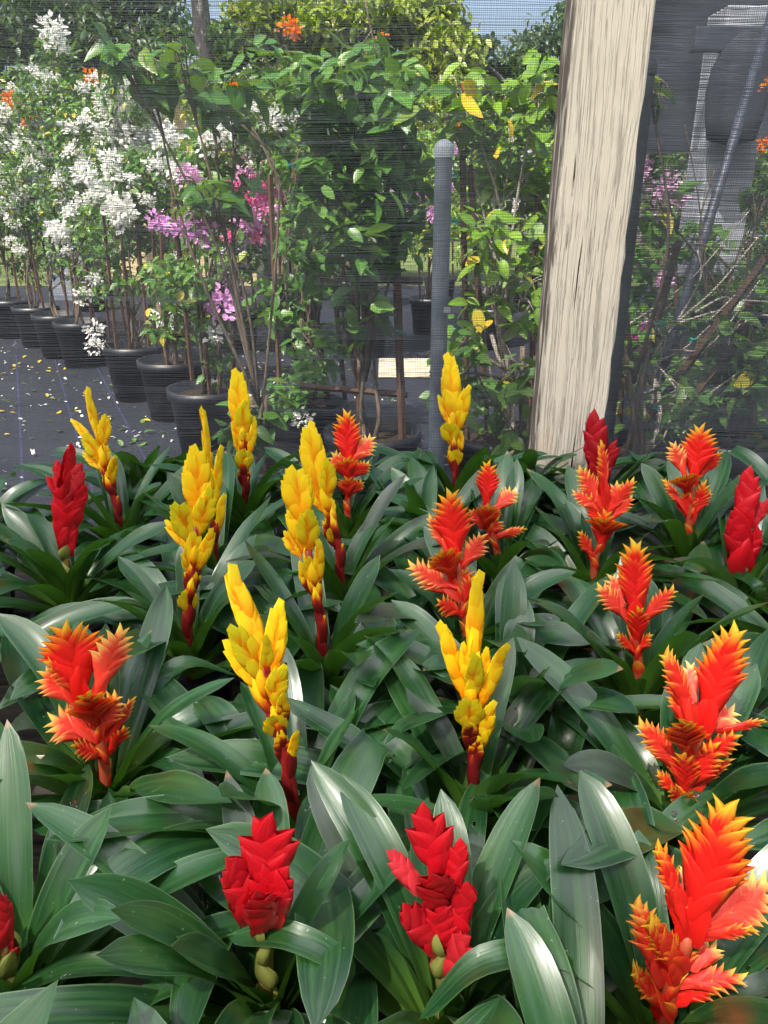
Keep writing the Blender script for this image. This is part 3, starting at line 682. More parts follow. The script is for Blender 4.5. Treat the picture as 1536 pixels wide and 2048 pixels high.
def rosette(root, org, c, rnd, nleaf=17, hand_az=(), own=None, scale=1.0):
    """c: centre of the leaf cup"""
    o = bpy.data.objects.new('pot', small_pot); COL.objects.link(o); o.parent = root
    az0 = rnd.uniform(0, 6.28)
    for i in range(nleaf):
        q = i / (nleaf - 1)                         # 0 outer/low .. 1 inner
        for tr in range(26):
            az = az0 + i * 2.39996 + rnd.uniform(-.35, .35) + tr * 0.5
            Lf = (0.305 - 0.135 * q ** 1.5) * rnd.uniform(0.84, 1.14) * scale * (1 if tr < 12 else 0.8)
            Wd = (0.0465 - 0.009 * q) * rnd.uniform(0.86, 1.12) * scale
            th0 = R(52 - 40 * q) * rnd.uniform(0.8, 1.15); th1 = R(112 - 62 * q) + R(rnd.uniform(-22, 26))
            bend = rnd.uniform(-.45, .45)
            b = c + Vector((math.sin(az), math.cos(az), 0)) * (0.016 - 0.006 * q) + Vector((0, 0, -0.055 + 0.045 * q))
            pts = [b]; n = 17
            for k in range(1, n):
                s = k / (n - 1); th = th0 + (th1 - th0) * s ** 1.5; a2 = az + bend * s * s
                pts.append(pts[-1] + Vector((math.sin(a2) * math.sin(th), math.cos(a2) * math.sin(th), math.cos(th))) * (Lf / (n - 1)))
            if min(p.z for p in pts) < BENCH_Z + 0.02: continue
            if max(p.z for p in pts) > CAMZ - 0.44 and c.y < 0.9: continue
            if own is None and c.y < 0.3 and min(proj(p)[1] for p in pts) < 1935: continue
            if leaf_ok(pts, Wd, own): break
        else: continue
        side = Vector((math.cos(az), -math.sin(az), rnd.uniform(-.25, .25)))
        add_leaf(root, org, pts, side, Wd, rnd, ripple=rnd.choice([0, 0.02, 0.05]), twist=rnd.uniform(-.5, .5), cup0=rnd.uniform(.5, .8), cup1=rnd.uniform(.05, .25))
def inner_cup(root, org, c, rnd, n=6):
    for i in range(n):
        az = i * 2.4 + rnd.uniform(0, 1); h = rnd.uniform(0.035, 0.075)
        b = c + Vector((math.sin(az), math.cos(az), 0)) * 0.009 + Vector((0, 0, -0.045))
        pts = [b + Vector((math.sin(az), math.cos(az), 0)) * (0.018 * (k / 7) ** 1.7) + Vector((0, 0, h * 1.2 * k / 7)) for k in range(8)]
        add_leaf(root, org, pts, Vector((math.cos(az), -math.sin(az), 0)), 0.026, rnd, cup0=1.2, cup1=0.7)

# leaves traced one by one: plant, points (px, py, drop below the camera), width in photo pixels, kw
HL = [
 ('r22', [(560, 1960, .64), (612, 1800, .58), (626, 1680, .555), (622, 1583, .56)], 78, {}),
 ('r22', [(500, 2000, .64), (430, 1955, .585), (340, 1965, .57), (266, 2006, .59)], 76, {}),
 ('r22', [(760, 2060, .62), (690, 1950, .55), (580, 1875, .52), (456, 1874, .55)], 66, {}),
 ('r22', [(470, 2010, .65), (330, 1952, .56), (150, 1938, .55), (-30, 2010, .60)], 62, {}),
 ('r24', [(60, 1900, .65), (45, 1800, .60), (22, 1720, .58), (14, 1660, .57)], 62, {}),
 ('r24', [(105, 1900, .65), (155, 1780, .58), (208, 1690, .545), (218, 1590, .55)], 68, {'twist': .5}),
 ('r24', [(160, 1930, .65), (250, 1850, .58), (318, 1760, .56), (350, 1695, .57)], 84, {}),
 ('r24', [(88, 1880, .66), (105, 1760, .59), (140, 1640, .56), (176, 1532, .57)], 64, {}),
 ('r22', [(440, 1950, .66), (370, 1830, .58), (290, 1740, .55), (228, 1682, .57)], 84, {}),
 ('o23', [(252, 1568, .63), (300, 1530, .59), (350, 1528, .57), (406, 1572, .58)], 66, {}),
 ('o23', [(240, 1560, .63), (238, 1590, .57), (215, 1650, .56), (188, 1745, .60)], 54, {}),
 ('o23', [(262, 1540, .63), (350, 1470, .57), (450, 1432, .56), (540, 1425, .58)], 88, {}),
 ('o23', [(245, 1530, .63), (262, 1420, .58), (300, 1310, .57), (344, 1230, .585)], 74, {}),
 ('o23', [(258, 1535, .63), (300, 1400, .57), (370, 1330, .54), (470, 1350, .57)], 52, {}),
 ('o23', [(195, 1545, .63), (120, 1460, .58), (50, 1445, .57), (-20, 1500, .60)], 72, {}),
 ('o23', [(170, 1560, .63), (90, 1535, .58), (0, 1548, .57), (-40, 1570, .60)], 42, {}),
 ('o23', [(185, 1540, .63), (110, 1450, .57), (55, 1350, .555), (25, 1240, .57)], 92, {}),
 ('o23', [(190, 1575, .63), (90, 1620, .58), (20, 1640, .575), (-50, 1665, .60)], 54, {}),
 ('o23', [(210, 1580, .63), (165, 1600, .57), (120, 1680, .57), (88, 1820, .61)], 60, {}),
 ('y10', [(608, 1600, .64), (612, 1500, .59), (614, 1390, .565), (622, 1300, .57)], 74, {}),
 ('y10', [(630, 1610, .64), (680, 1520, .58), (725, 1475, .57), (775, 1455, .59)], 56, {}),
 ('y10', [(555, 1620, .64), (510, 1540, .58), (480, 1560, .57), (470, 1590, .59)], 44, {}),
 ('y10', [(560, 1610, .64), (530, 1520, .58), (500, 1440, .57), (478, 1390, .58)], 62, {}),
 ('y10', [(560, 1630, .64), (470, 1640, .57), (430, 1740, .56), (418, 1858, .60)], 72, {}),
 ('y10', [(620, 1640, .65), (660, 1700, .60), (700, 1760, .60), (735, 1845, .62)], 48, {}),
 ('y10', [(615, 1570, .62), (620, 1540, .60), (624, 1525, .59), (625, 1505, .585)], 42, {}),
 ('y11', [(905, 1600, .64), (830, 1560, .58), (740, 1470, .55), (664, 1378, .55)], 92, {}),
 ('y11', [(900, 1590, .65), (830, 1480, .60), (750, 1390, .57), (690, 1340, .585)], 60, {}),
 ('o12', [(790, 1440, .62), (820, 1390, .585), (865, 1330, .57), (907, 1280, .575)], 70, {}),
 ('r21', [(870, 1960, .66), (850, 1760, .60), (832, 1620, .57), (820, 1494, .575)], 62, {}),
 ('y11', [(1100, 1580, .64), (1130, 1480, .58), (1145, 1400, .56), (1132, 1338, .56)], 84, {'flip': 1}),
 ('y11', [(1075, 1590, .64), (1058, 1510, .58), (1052, 1430, .56), (1062, 1352, .555)], 34, {'twist': 1.4}),
 ('r21', [(925, 1930, .66), (930, 1780, .60), (940, 1660, .57), (956, 1560, .575)], 68, {}),
 ('o20', [(1240, 2000, .66), (1180, 1850, .59), (1065, 1680, .56), (962, 1545, .575)], 98, {}),
 ('o20', [(1270, 2040, .66), (1200, 1900, .58), (1060, 1790, .545), (915, 1742, .56)], 92, {}),
 ('o20', [(1285, 2020, .66), (1268, 1850, .59), (1260, 1650, .55), (1222, 1492, .56)], 100, {}),
 ('o20', [(1210, 1900, .65), (1200, 1780, .60), (1180, 1650, .575), (1136, 1545, .58)], 62, {}),
 ('o20', [(1260, 2070, .64), (1130, 1935, .53), (970, 1925, .51), (843, 2035, .56)], 72, {}),
 ('r21', [(860, 2010, .65), (830, 1920, .59), (780, 1860, .57), (728, 1838, .585)], 58, {}),
 ('o20', [(1290, 1800, .64), (1330, 1680, .585), (1400, 1610, .57), (1472, 1584, .585)], 70, {}),
 ('o20', [(1380, 2040, .64), (1440, 1960, .575), (1510, 1890, .55), (1620, 1830, .57)], 110, {}),
 ('o20', [(1390, 2060, .64), (1450, 2010, .57), (1520, 1975, .55), (1600, 1950, .57)], 56, {}),
 ('o19', [(1330, 1640, .64), (1270, 1520, .585), (1215, 1440, .57), (1170, 1405, .585)], 80, {}),
 ('o19', [(1400, 1640, .64), (1450, 1530, .585), (1520, 1460, .57), (1590, 1440, .59)], 90, {}),
 ('o19', [(1400, 1600, .64), (1440, 1480, .58), (1500, 1380, .56), (1560, 1345, .57)], 76, {}),
 ('o18', [(1265, 1370, .64), (1200, 1290, .57), (1090, 1245, .545), (968, 1276, .56)], 50, {}),
 ('o18', [(1300, 1360, .64), (1350, 1250, .58), (1390, 1160, .565), (1406, 1086, .57)], 62, {}),
 ('o18', [(1258, 1350, .64), (1215, 1260, .59), (1180, 1200, .57), (1160, 1155, .58)], 84, {}),
 ('o18', [(1300, 1380, .64), (1360, 1350, .59), (1400, 1330, .58), (1440, 1345, .60)], 44, {}),
 ('o18', [(1250, 1390, .64), (1190, 1360, .585), (1120, 1340, .58), (1060, 1375, .60)], 60, {}),
 ('o13', [(1005, 1260, .64), (1050, 1190, .585), (1085, 1140, .57), (1115, 1095, .575)], 78, {}),
 ('o18', [(1175, 1265, .61), (1120, 1215, .565), (1060, 1212, .56), (1003, 1226, .575)], 30, {}),
 ('r17', [(1520, 1330, .64), (1470, 1250, .59), (1430, 1215, .575), (1390, 1187, .58)], 54, {}),
 ('r17', [(1560, 1240, .64), (1510, 1180, .59), (1470, 1150, .58), (1432, 1130, .585)], 50, {}),
 ('y7', [(650, 1320, .63), (690, 1290, .59), (725, 1230, .565), (745, 1165, .57)], 72, {'flip': 1}),
 ('y7', [(660, 1335, .64), (780, 1300, .58), (800, 1240, .56), (860, 1180, .575)], 60, {}),
 ('y7', [(628, 1320, .63), (560, 1290, .58), (500, 1300, .57), (460, 1340, .59)], 54, {}),
 ('y3', [(360, 1280, .63), (300, 1240, .58), (220, 1235, .57), (130, 1260, .59)], 56, {}),
 ('y3', [(395, 1280, .63), (440, 1200, .58), (500, 1150, .56), (570, 1130, .575)], 58, {}),
 ('y3', [(350, 1270, .63), (290, 1200, .57), (230, 1160, .56), (160, 1155, .58)], 64, {}),
 ('y3', [(372, 1255, .62), (345, 1190, .59), (330, 1170, .585), (325, 1145, .59)], 46, {}),
 ('y6', [(700, 1190, .63), (730, 1120, .58), (780, 1060, .56), (825, 1010, .565)], 66, {}),
 ('r1', [(160, 1170, .63), (200, 1120, .585), (240, 1080, .575), (300, 1040, .58)], 46, {}),
 ('r1', [(110, 1170, .63), (60, 1120, .58), (30, 1095, .575), (-20, 1080, .59)], 50, {}),
 ('r1', [(170, 1175, .63), (230, 1120, .57), (300, 1105, .565), (365, 1110, .58)], 50, {}),
 ('y2', [(265, 1060, .62), (290, 1000, .575), (320, 950, .56), (350, 925, .565)], 40, {}),
 ('o13', [(1010, 1110, .62), (1060, 1050, .57), (1120, 1060, .56), (1180, 1120, .58)], 56, {}),
 ('y9', [(930, 985, .61), (985, 940, .56), (1060, 925, .55), (1110, 960, .57)], 30, {}),
 ('y9', [(890, 985, .61), (860, 940, .565), (800, 915, .555), (750, 930, .57)], 48, {}),
]
def build_bromeliads():
    grp = 'potted bromeliads on the bench'
    az_h = {}
    for key, cpts, wpx, kw in HL: az_h.setdefault(key, []).append((cpts, wpx, kw))
    for kind, key, st, pl in FL:
        rnd = random.Random(sum(map(ord, key)) * 7 + 1)
        c = CENTRES[key]; org = Vector((c.x, c.y, BENCH_Z))
        root = empty('flowering_bromeliad', org, LAB[key], 'bromeliad', grp)
        Y = c.y; top = st[-1]
        spts = [c + Vector((0, 0, -0.07)), c + Vector((0, 0, -0.02))] + [P(x, y, Y) for x, y in st[1:]]
        sp_ = scape(kind, org, spts, root, rnd, r0=0.0075, r1=0.005)
        for q in pl:
            bx, by, tx, ty, w, pale, fw, face = q[:8]; green = q[8] if len(q) > 8 else 0.0; mar = q[9] if len(q) > 9 else None
            B = P(bx, by, Y); T = P(tx, ty, Y - fw)
            d = proj((B + T) / 2)[2]
            plume(kind, org, B, T, w / FPX * d, face, pale, sp_, rnd, green, mar)
        n_hand = 0
        for cpts, wpx, kw in az_h.get(key, []):
            ctl = [PD(*q) for q in cpts]
            pts = spline(ctl, 19)
            if (ctl[0] - c).length < 0.12: ctl[0] = ctl[0].lerp(c + Vector((0, 0, -0.04)), 0.6); pts = spline(ctl, 19)
            hd = (ctl[-1] - ctl[0]); hd.z = 0
            dm = proj(ctl[2])[2]; side = Vector((hd.y, -hd.x, 0)).normalized()
            add_leaf(root, org, pts, side, wpx * 0.94 / FPX * dm, rnd, twist=kw.get('twist', rnd.uniform(-.25, .25)), cup0=0.6, cup1=rnd.uniform(.08, .2), ripple=rnd.choice([0, .02, .035]), kw_drops=rnd.choice([0, 0, 5, 9]))
            n_hand += 1
        rosette(root, org, c + Vector((0, 0, -0.01)), rnd, nleaf=max(12, 21 - n_hand // 2), own=key, scale=1.0 if kind != 'red' else 0.95)
        inner_cup(root, org, c + Vector((0, 0, -0.005)), rnd)
    for i, (x, y, lab) in enumerate(FILL):
        rnd = random.Random(i * 31 + 5); c = Vector((x, y, CAMZ - CUP - 0.01)); org = Vector((x, y, BENCH_Z))
        root = empty('leafy_bromeliad', org, lab, 'bromeliad', grp)
        rosette(root, org, c, rnd, nleaf=20); inner_cup(root, org, c, rnd, 5)
build_bromeliads()

def build_bench():
    root = empty('plant_bench', (0, 0.95, 0), 'dark slatted nursery bench carrying all the bromeliads beside the net', 'bench')
    y0, y1, x0, x1 = -0.05 - 0.95, 1.68 - 0.95, -1.25, 1.25
    n = 15; w = (y1 - y0) / n
    for i in range(n):
        mb = MB(); mb.box((0, y0 + w * (i + .5), BENCH_Z - 0.012 + random.uniform(-.001, .001)), (x1 - x0, w * 0.86, 0.022)); o = mb.build('slat', M['bench'], root, False)
    for x in (x0 + 0.05, 0, x1 - 0.05):
        mb = MB(); mb.box((x, (y0 + y1) / 2, BENCH_Z - 0.058), (0.045, y1 - y0, 0.066)); mb.build('joist', M['bench'], root, False)
        for y in (y0 + 0.06, y1 - 0.06):
            mb = MB(); mb.box((x, y, (BENCH_Z - 0.093) / 2), (0.05, 0.05, BENCH_Z - 0.093)); mb.build('leg', M['bench_metal'], root, False)
build_bench()
# ---------------------------------------------------------------- ground
def sheet(name, x0, x1, y0, y1, z, mat, nx=2, ny=2, amp=0.0):
    v = []
    for j in range(ny):
        for i in range(nx):
            x = x0 + (x1 - x0) * i / (nx - 1); y = y0 + (y1 - y0) * j / (ny - 1)
            v.append((x, y, z + amp * (math.sin(x * 3.1 + y) + math.sin(y * 2.3 - x * 1.7)) * (1 if 0 < i < nx - 1 and 0 < j < ny - 1 else 0)))
    return tag(link(name, mesh(name, v, grid_faces(ny, nx)), None, mat), kind='structure')
sheet('ground', -160, 160, -20, 300, 0.0, M['grass'], 3, 3)
sheet('weed_cloth', -12, 12, -2.5, 15, 0.006, M['cloth'], 60, 50, 0.002)
sheet('path', -0.05, 0.75, 6.9, 7.8, 0.020, M['sand'], 4, 3)
sheet('path', 1.25, 3.6, 4.15, 4.75, 0.020, M['sand'], 4, 3)

# ---------------------------------------------------------------- shade house: unseen light-shaping roof over the bench, net, post
def roof_mat():
    k = NT('soft_light_roof_cloth'); k.base((0.72, 0.74, 0.76), 0.8, 0.2)
    tr = k.n('BsdfTranslucent'); k.set(tr.inputs[0], (0.86, 0.91, 0.97)); tp = k.n('BsdfTransparent')
    m1 = k.n('MixShader'); k.set(m1.inputs[0], 0.80); k.t.links.new(k.b.outputs[0], m1.inputs[1]); k.t.links.new(tr.outputs[0], m1.inputs[2])
    m2 = k.n('MixShader'); k.set(m2.inputs[0], 0.18); k.t.links.new(m1.outputs[0], m2.inputs[1]); k.t.links.new(tp.outputs[0], m2.inputs[2])
    k.t.links.new(m2.outputs[0], k.out.inputs[0]); return k.m
def dark_roof_mat():
    k = NT('contrast_roof_cloth'); k.base((0.05, 0.055, 0.06), 0.8, 0.2); tp = k.n('BsdfTransparent')
    m2 = k.n('MixShader'); k.set(m2.inputs[0], 0.40); k.t.links.new(k.b.outputs[0], m2.inputs[1]); k.t.links.new(tp.outputs[0], m2.inputs[2])
    k.t.links.new(m2.outputs[0], k.out.inputs[0]); return k.m
rf = sheet('roof', -3.2, 3.2, -0.35, 1.95, 2.95, roof_mat(), 12, 12, 0.02)  # unseen pale roof, put in to soften the light on the bench
sheet('roof', -3.2, 3.2, -3.5, -0.35, 2.95, dark_roof_mat(), 12, 12, 0.02)  # unseen black section, added so leaf reflections get dark contrast
for i in range(6):
    mb = MB(); mb.box((-2.85 + 1.14 * i, -0.75, 2.90), (0.035, 5.2, 0.05)); mb.build('reflection_rafter', M['bench'], rf, False)  # out of view, added for dark bands in the leaf gloss


def build_post():
    Yf = 1.625
    tl, tr_, bl, br_ = P(1150, -60, Yf), P(1326, -60, Yf), P(1068, 900, Yf), P(1209, 900, Yf)
    w = 0.146; top = (tl + tr_) / 2; bot = (bl + br_) / 2
    ax = (top - bot).normalized(); bot2 = bot - ax * (bot.z / ax.z); top2 = bot + ax * ((2.83 - bot.z) / ax.z)
    h = (top2 - bot2).length; nx, nz = 9, 70
    root = empty('wooden_post', (bot2.x, Yf + 0.045, 0), 'weathered cream painted wooden post standing behind the bromeliads against the net', 'post')
    v, f = [], []; d = 0.088; rnd = random.Random(3)
    ring = [(-w / 2, -d / 2), (-w / 2 + .006, -d / 2 - .0), (-w / 4, -d / 2), (0, -d / 2), (w / 4, -d / 2), (w / 2 - .005, -d / 2), (w / 2, -d / 2 + .005), (w / 2, d / 2), (-w / 2, d / 2), (-w / 2, -d / 2 + .012)]
    for i in range(nz):
        z = h * i / (nz - 1); ch = rnd.uniform(0, 1) ** 3 * 0.010 + 0.002 * math.sin(i * .9)
        for j, (x, y) in enumerate(ring):
            if j == 0: x += ch; y += ch * .3
            if j == 9: y += ch
            if j == 6: x -= rnd.uniform(0, 1) ** 6 * .006
            v.append((x + rnd.uniform(-.0004, .0004), y + rnd.uniform(-.0004, .0004), z))
    n = len(ring)
    for i in range(nz - 1):
        for j in range(n): f.append((i * n + j, i * n + (j + 1) % n, (i + 1) * n + (j + 1) % n, (i + 1) * n + j))
    f.append(tuple(range(n))[::-1]); f.append(tuple((nz - 1) * n + j for j in range(n)))
    o = link('post_body', mesh('post_body', v, f, smooth=False), root, M['post'])
    lean = math.atan2(ax.x, ax.z); o.rotation_euler = (0, lean, 0)
build_post()

def net_panel(x0, x1, z0, z1, y, sp_h, wid, name, parent, seed, wave=1.0, vs=1.25):
    r_ = np.random.default_rng(seed)
    nseg = int((x1 - x0) / 0.028); xs = np.linspace(x0, x1, nseg + 1); nth = int((z1 - z0) / sp_h)
    def sm(scale, n_, amp):
        k = int((x1 - x0) / scale) + 3; c = r_.uniform(-1, 1, (n_, k)); t = (xs - x0) / scale
        i = t.astype(int); fr = t - i; fr = fr * fr * (3 - 2 * fr)
        return amp * (c[:, i] * (1 - fr) + c[:, i + 1] * fr)
    base = z0 + np.arange(nth)[:, None] * sp_h
    sag = 0.010 * np.sin(xs * 2.1 + 0.8)[None, :] * np.sin(base * 3.0) + 0.006 * np.sin(xs * 5.3 + base * 4)
    own = sm(0.16, nth, sp_h * 0.40 * wave)
    grp_ = sm(0.35, nth // 7 + 2, sp_h * 2.1 * wave); idx = np.arange(nth) / 7.0; i0 = idx.astype(int); fr = (idx - i0)[:, None]
    own = own + grp_[i0] * (1 - fr) + grp_[i0 + 1] * fr
    z = base + sag + own
    yy = y + 0.008 * np.sin(xs * 3.3)[None, :] * np.sin(base * 2.2) + 0.004 * np.sin(xs * 9 + base * 11)
    w = wid * (1 + 0.25 * sm(0.5, nth, 1.0))
    V = np.empty((nth, nseg + 1, 2, 3)); V[..., 0] = xs[None, :, None]; V[..., 1] = yy[..., None]
    V[..., 0, 2] = z - w / 2; V[..., 1, 2] = z + w / 2
    a = (np.arange(nth)[:, None] * (nseg + 1) + np.arange(nseg)[None, :]) * 2
    F = np.stack([a, a + 2, a + 3, a + 1], -1).reshape(-1, 4)
    o = link('weft_thread', mesh('weft_thread', V.reshape(-1, 3).tolist(), F), parent, M['thread']); tag(o, kind='stuff')
    sv = sp_h * vs; nv = int((x1 - x0) / sv); zs = np.linspace(z0, z1, 60); xv = x0 + np.arange(nv)[:, None] * sv
    X = xv + 0.0012 * np.sin(zs * 9 + xv * 5) + r_.uniform(-.15, .15, (nv, 1)) * sv; Yv = y + 0.0015 + 0.008 * np.sin(xv * 3.3) * np.sin(zs * 2.2) + 0.004 * np.sin(xv * 9 + zs * 11)
    V = np.empty((nv, 60, 2, 3)); V[..., 1] = Yv[..., None]; V[..., 2] = zs[None, :, None]
    V[..., 0, 0] = X - wid * 0.28; V[..., 1, 0] = X + wid * 0.28
    a = (np.arange(nv)[:, None] * 60 + np.arange(59)[None, :]) * 2
    F = np.stack([a, a + 1, a + 3, a + 2], -1).reshape(-1, 4)
    o = link('warp_thread', mesh('warp_thread', V.reshape(-1, 3).tolist(), F), parent, M['thread']); tag(o, kind='stuff')
net = empty('shade_net', (0, NET_Y, 0), 'fine black mesh netting wall stretched behind the bromeliads and the post', 'netting')
net_panel(-1.9, 2.1, 0.02 , 2.80, 0.0, 0.0031, 0.00085, 'net', net, 5)
net2 = empty('shade_net', (0, NET_Y + 0.05, 0), 'second darker layer of black netting right of the wooden post', 'netting')
net_panel(0.46, 2.1, 0.02, 2.80, 0.0, 0.0036, 0.0013, 'net', net2, 8, 0.8, 1.1)

# ---------------------------------------------------------------- leaves, petals and shrubs beyond the net
def leaf_tpl(name, L, Wd, fold, droop, n=6):
    v, uv = [], []
    for i in range(n):
        s = i / (n - 1); w = Wd * (math.sin(math.pi * min(1, s * 0.92 + 0.08)) ** 0.75) * (1 - 0.35 * s); w = w if i < n - 1 else 0.001
        z = -droop * L * s * s
        for j in (-1, 0, 1): v.append((j * w / 2, s * L, z + (fold * w * 0.5 if j else 0))); uv.append((0.5 + j / 2, s))
    return v, uv, grid_faces(n, 3)
def tpl_mesh(name, t, mat):
    me = mesh(name, t[0], t[2], t[1]); me.materials.append(mat); return me
LT = [leaf_tpl('leaf', 1, 0.66, 0.25, 0.18), leaf_tpl('leaf', 1, 0.56, 0.4, 0.35), leaf_tpl('leaf', 1, 0.74, 0.15, 0.05)]
LQ = [leaf_tpl('leaf', 1, 0.66, 0.25, 0.18, 4), leaf_tpl('leaf', 1, 0.56, 0.4, 0.35, 4)]
leafmesh = {}
def leaf_objs(mat):
    if mat not in leafmesh: leafmesh[mat] = [tpl_mesh('shrub_leaf', t, M[mat]) for t in LT]
    return leafmesh[mat]
def rand_rot(n, r_, down=0.35, upn=0.9):
    az = r_.uniform(0, 2 * np.pi, n); el = r_.normal(-down, 0.45, n)
    y = np.stack([np.cos(az) * np.cos(el), np.sin(az) * np.cos(el), np.sin(el)], -1)
    up = np.stack([r_.normal(0, 0.45, n), r_.normal(0, 0.45, n) - 0.25, np.full(n, upn)], -1)
    x = np.cross(y, up); x /= np.linalg.norm(x, axis=1, keepdims=True) + 1e-9; z = np.cross(x, y)
    return np.stack([x, y, z], -1)      # columns
def scatter(tpls, pos, rot, size, r_):
    """join many small copies into one vertex/face soup with a per-copy 'var' value"""
    VV, UU, FF, AA = [], [], [], []; base = 0; pick = r_.integers(0, len(tpls), len(pos))
    for k, t in enumerate(tpls):
        m = pick == k
        if not m.any(): continue
        tv = np.array([tuple(q) for q in t[0]]); n = m.sum()
        V = np.einsum('nij,vj->nvi', rot[m], tv) * size[m][:, None, None] + pos[m][:, None, :]
        F = np.array(t[2])[None] + (np.arange(n) * len(tv))[:, None, None] + base
        VV.append(V.reshape(-1, 3)); FF.append(F.reshape(-1, F.shape[-1])); UU.append(np.tile(np.array(t[1]), (n, 1)))
        AA.append(np.repeat(r_.uniform(0, 1, n), len(tv))); base += n * len(tv)
    return np.concatenate(VV), np.concatenate(FF), np.concatenate(UU), np.concatenate(AA)
# a bunch of papery bougainvillea bracts
def bunch_tpl(seed, nb=72):
    r_ = np.random.default_rng(seed)
    t = leaf_tpl('p', 1, 0.85, 0.3, -0.2, 4)
    d = r_.normal(size=(nb, 3)); d[:, 2] = d[:, 2] * 0.8 + 0.2; d /= np.linalg.norm(d, axis=1, keepdims=True)
    y = d + r_.normal(0, 0.5, (nb, 3)); y /= np.linalg.norm(y, axis=1, keepdims=True)
    x = np.cross(y, r_.normal(size=(nb, 3))); x /= np.linalg.norm(x, axis=1, keepdims=True); z = np.cross(x, y)
    V, F, U, A = scatter([t], d * (r_.uniform(0.10, 0.42, (nb, 1)) * (1 + .35 * np.sin(d[:, :1] * 4 + seed) * np.cos(d[:, 2:] * 5))), np.stack([x, y, z], -1), r_.uniform(0.13, 0.23, nb), r_)
    me = mesh('flower_bunch', V.tolist(), F, U, True, A); me.materials.append(M['petal']); return me
BUNCH = [bunch_tpl(i) for i in range(5)]
PC = {'w': (0.90, 0.91, 0.87, 1), 'p': (0.72, 0.36, 0.72, 1), 'm': (0.88, 0.20, 0.48, 1), 'k': (0.82, 0.50, 0.74, 1), 'o': (0.90, 0.25, 0.02, 1), 'h': (0.55, 0.03, 0.36, 1), 'l': (0.60, 0.50, 0.72, 1)}
big_pot = mesh('pot', *(lambda q: (q.v, q.f))(pot_mesh(0.235, 0.19, 0.42, 32))); big_pot.materials.append(M['pot'])
soil_m = mesh('soil', *(lambda q: (q.v, q.f))((lambda q: (q.lathe([(0.225, 0.36), (0.12, 0.372), (0.001, 0.378)], n=24), q)[1])(MB()))); soil_m.materials.append(M['soil'])
RIM = 1.08
def shrub(label, pot, Y, clumps, flowers=(), stakes=(), branches=(), fol='fol_mid', lsize=0.07, objs=False, bark='bark', seed=1, group=None, ties=(), ylv=(), name='potted_bougainvillea', dep=0.25, extra_depth=0.0):
    r_ = np.random.default_rng(seed); rnd = random.Random(seed)
    base = P(pot[0], pot[1], Y) if pot[1] else None
    X = base.x; root = empty(name, (X, Y, 0), label, 'potted shrub', group); org = Vector((X, Y, 0))
    o = bpy.data.objects.new('pot', big_pot); COL.objects.link(o); o.parent = root; o.rotation_euler = (0, 0, rnd.uniform(0, 6)); o.location = (0, 0, 0.012)
    o = bpy.data.objects.new('soil', soil_m); COL.objects.link(o); o.parent = root; o.location = (0, 0, 0.012)
    ctr = []
    for c in clumps:
        dy = rnd.uniform(-dep, dep)
        ctr.append((P(c[0], c[1], Y + dy), c))
    # trunk and limbs
    mb = MB(); fork = Vector((X + rnd.uniform(-.04, .04), Y, 0.75 + rnd.uniform(-.1, .15)))
    nst = 3
    for k in range(nst):
        q = Vector((X + rnd.uniform(-.05, .05), Y + rnd.uniform(-.05, .05), 0.37))
        mb.tube(spline([q, q.lerp(fork, .5) + Vector((rnd.uniform(-.05, .05), rnd.uniform(-.05, .05), 0)), fork + Vector((rnd.uniform(-.05, .05), 0, rnd.uniform(0, .2)))], 7), [0.013 - 0.0005 * i for i in range(7)], 6)
    for p, c in ctr:
        m_ = fork.lerp(p, .5) + Vector((rnd.uniform(-.08, .08), rnd.uniform(-.08, .08), rnd.uniform(.0, .12)))
        mb.tube(spline([fork, m_, p], 9), [0.009 - 0.0007 * i for i in range(9)], 5)
        d = proj(p)[2] / FPX
        for k in range(7):
            e = p + Vector((rnd.uniform(-1, 1) * c[2] * d, rnd.uniform(-.2, .2), rnd.uniform(-.8, 1) * c[3] * d))
            mb.tube(spline([p.lerp(m_, rnd.uniform(0, .4)), p.lerp(e, .5) + Vector((0, 0, .03)), e], 5), [0.004, 0.0035, 0.003, 0.0022, 0.0015], 4, cap=False)
    mb.v = [(a - X, b - Y, c_) for a, b, c_ in mb.v]
    mb.build('trunk', M[bark], root)
    for br in branches:
        b2 = MB(); pts = spline([P(q[0], q[1], Y + (q[2] if len(q) > 2 else 0)) for q in br[1:]], 12)
        b2.tube([p - org for p in pts], [br[0] * (1 - 0.045 * i) for i in range(12)], 6); b2.build('branch', M[bark], root)
    for st in stakes:
        b2 = MB(); a, b = P(st[0], st[1], Y + (st[4] if len(st) > 4 else 0)), P(st[2], st[3], Y + (st[5] if len(st) > 5 else -.05)); b2.tube([a - org, (a + b) / 2 - org, b - org], st[6] if len(st) > 6 else 0.014, 4, square=True); b2.build('stake', M['stake'], root, False)
    for tx, ty in ties:
        b2 = MB(); p = P(tx, ty, Y - .06) - org
        for k in range(4):
            b2.tube([p + Vector((rnd.uniform(-.03, .03), 0, rnd.uniform(-.012, .012))) for _ in range(4)], 0.0035, 5)
        b2.build('plant_tie', M['tie'], root)
    pos, size = [], []
    for p, c in ctr:
        d = proj(p)[2] / FPX; n = int(c[4] * (2.1 if not objs else 1.9))
        q = r_.normal(size=(n, 3)); q /= np.linalg.norm(q, axis=1, keepdims=True); q *= r_.uniform(0.15, 1, (n, 1)) ** 0.45
        pos.append(np.array(p) + q * np.array([c[2] * d, dep, c[3] * d])); size.append(r_.uniform(.65, 1.2, n) * lsize)
    pos = np.concatenate(pos); size = np.concatenate(size); rot = rand_rot(len(pos), r_)
    keep = pos[:, 1] > NET_Y + 0.15; pos, size, rot = pos[keep], size[keep], rot[keep]
    rel = pos - np.array([X, Y, 0]); k0 = 0
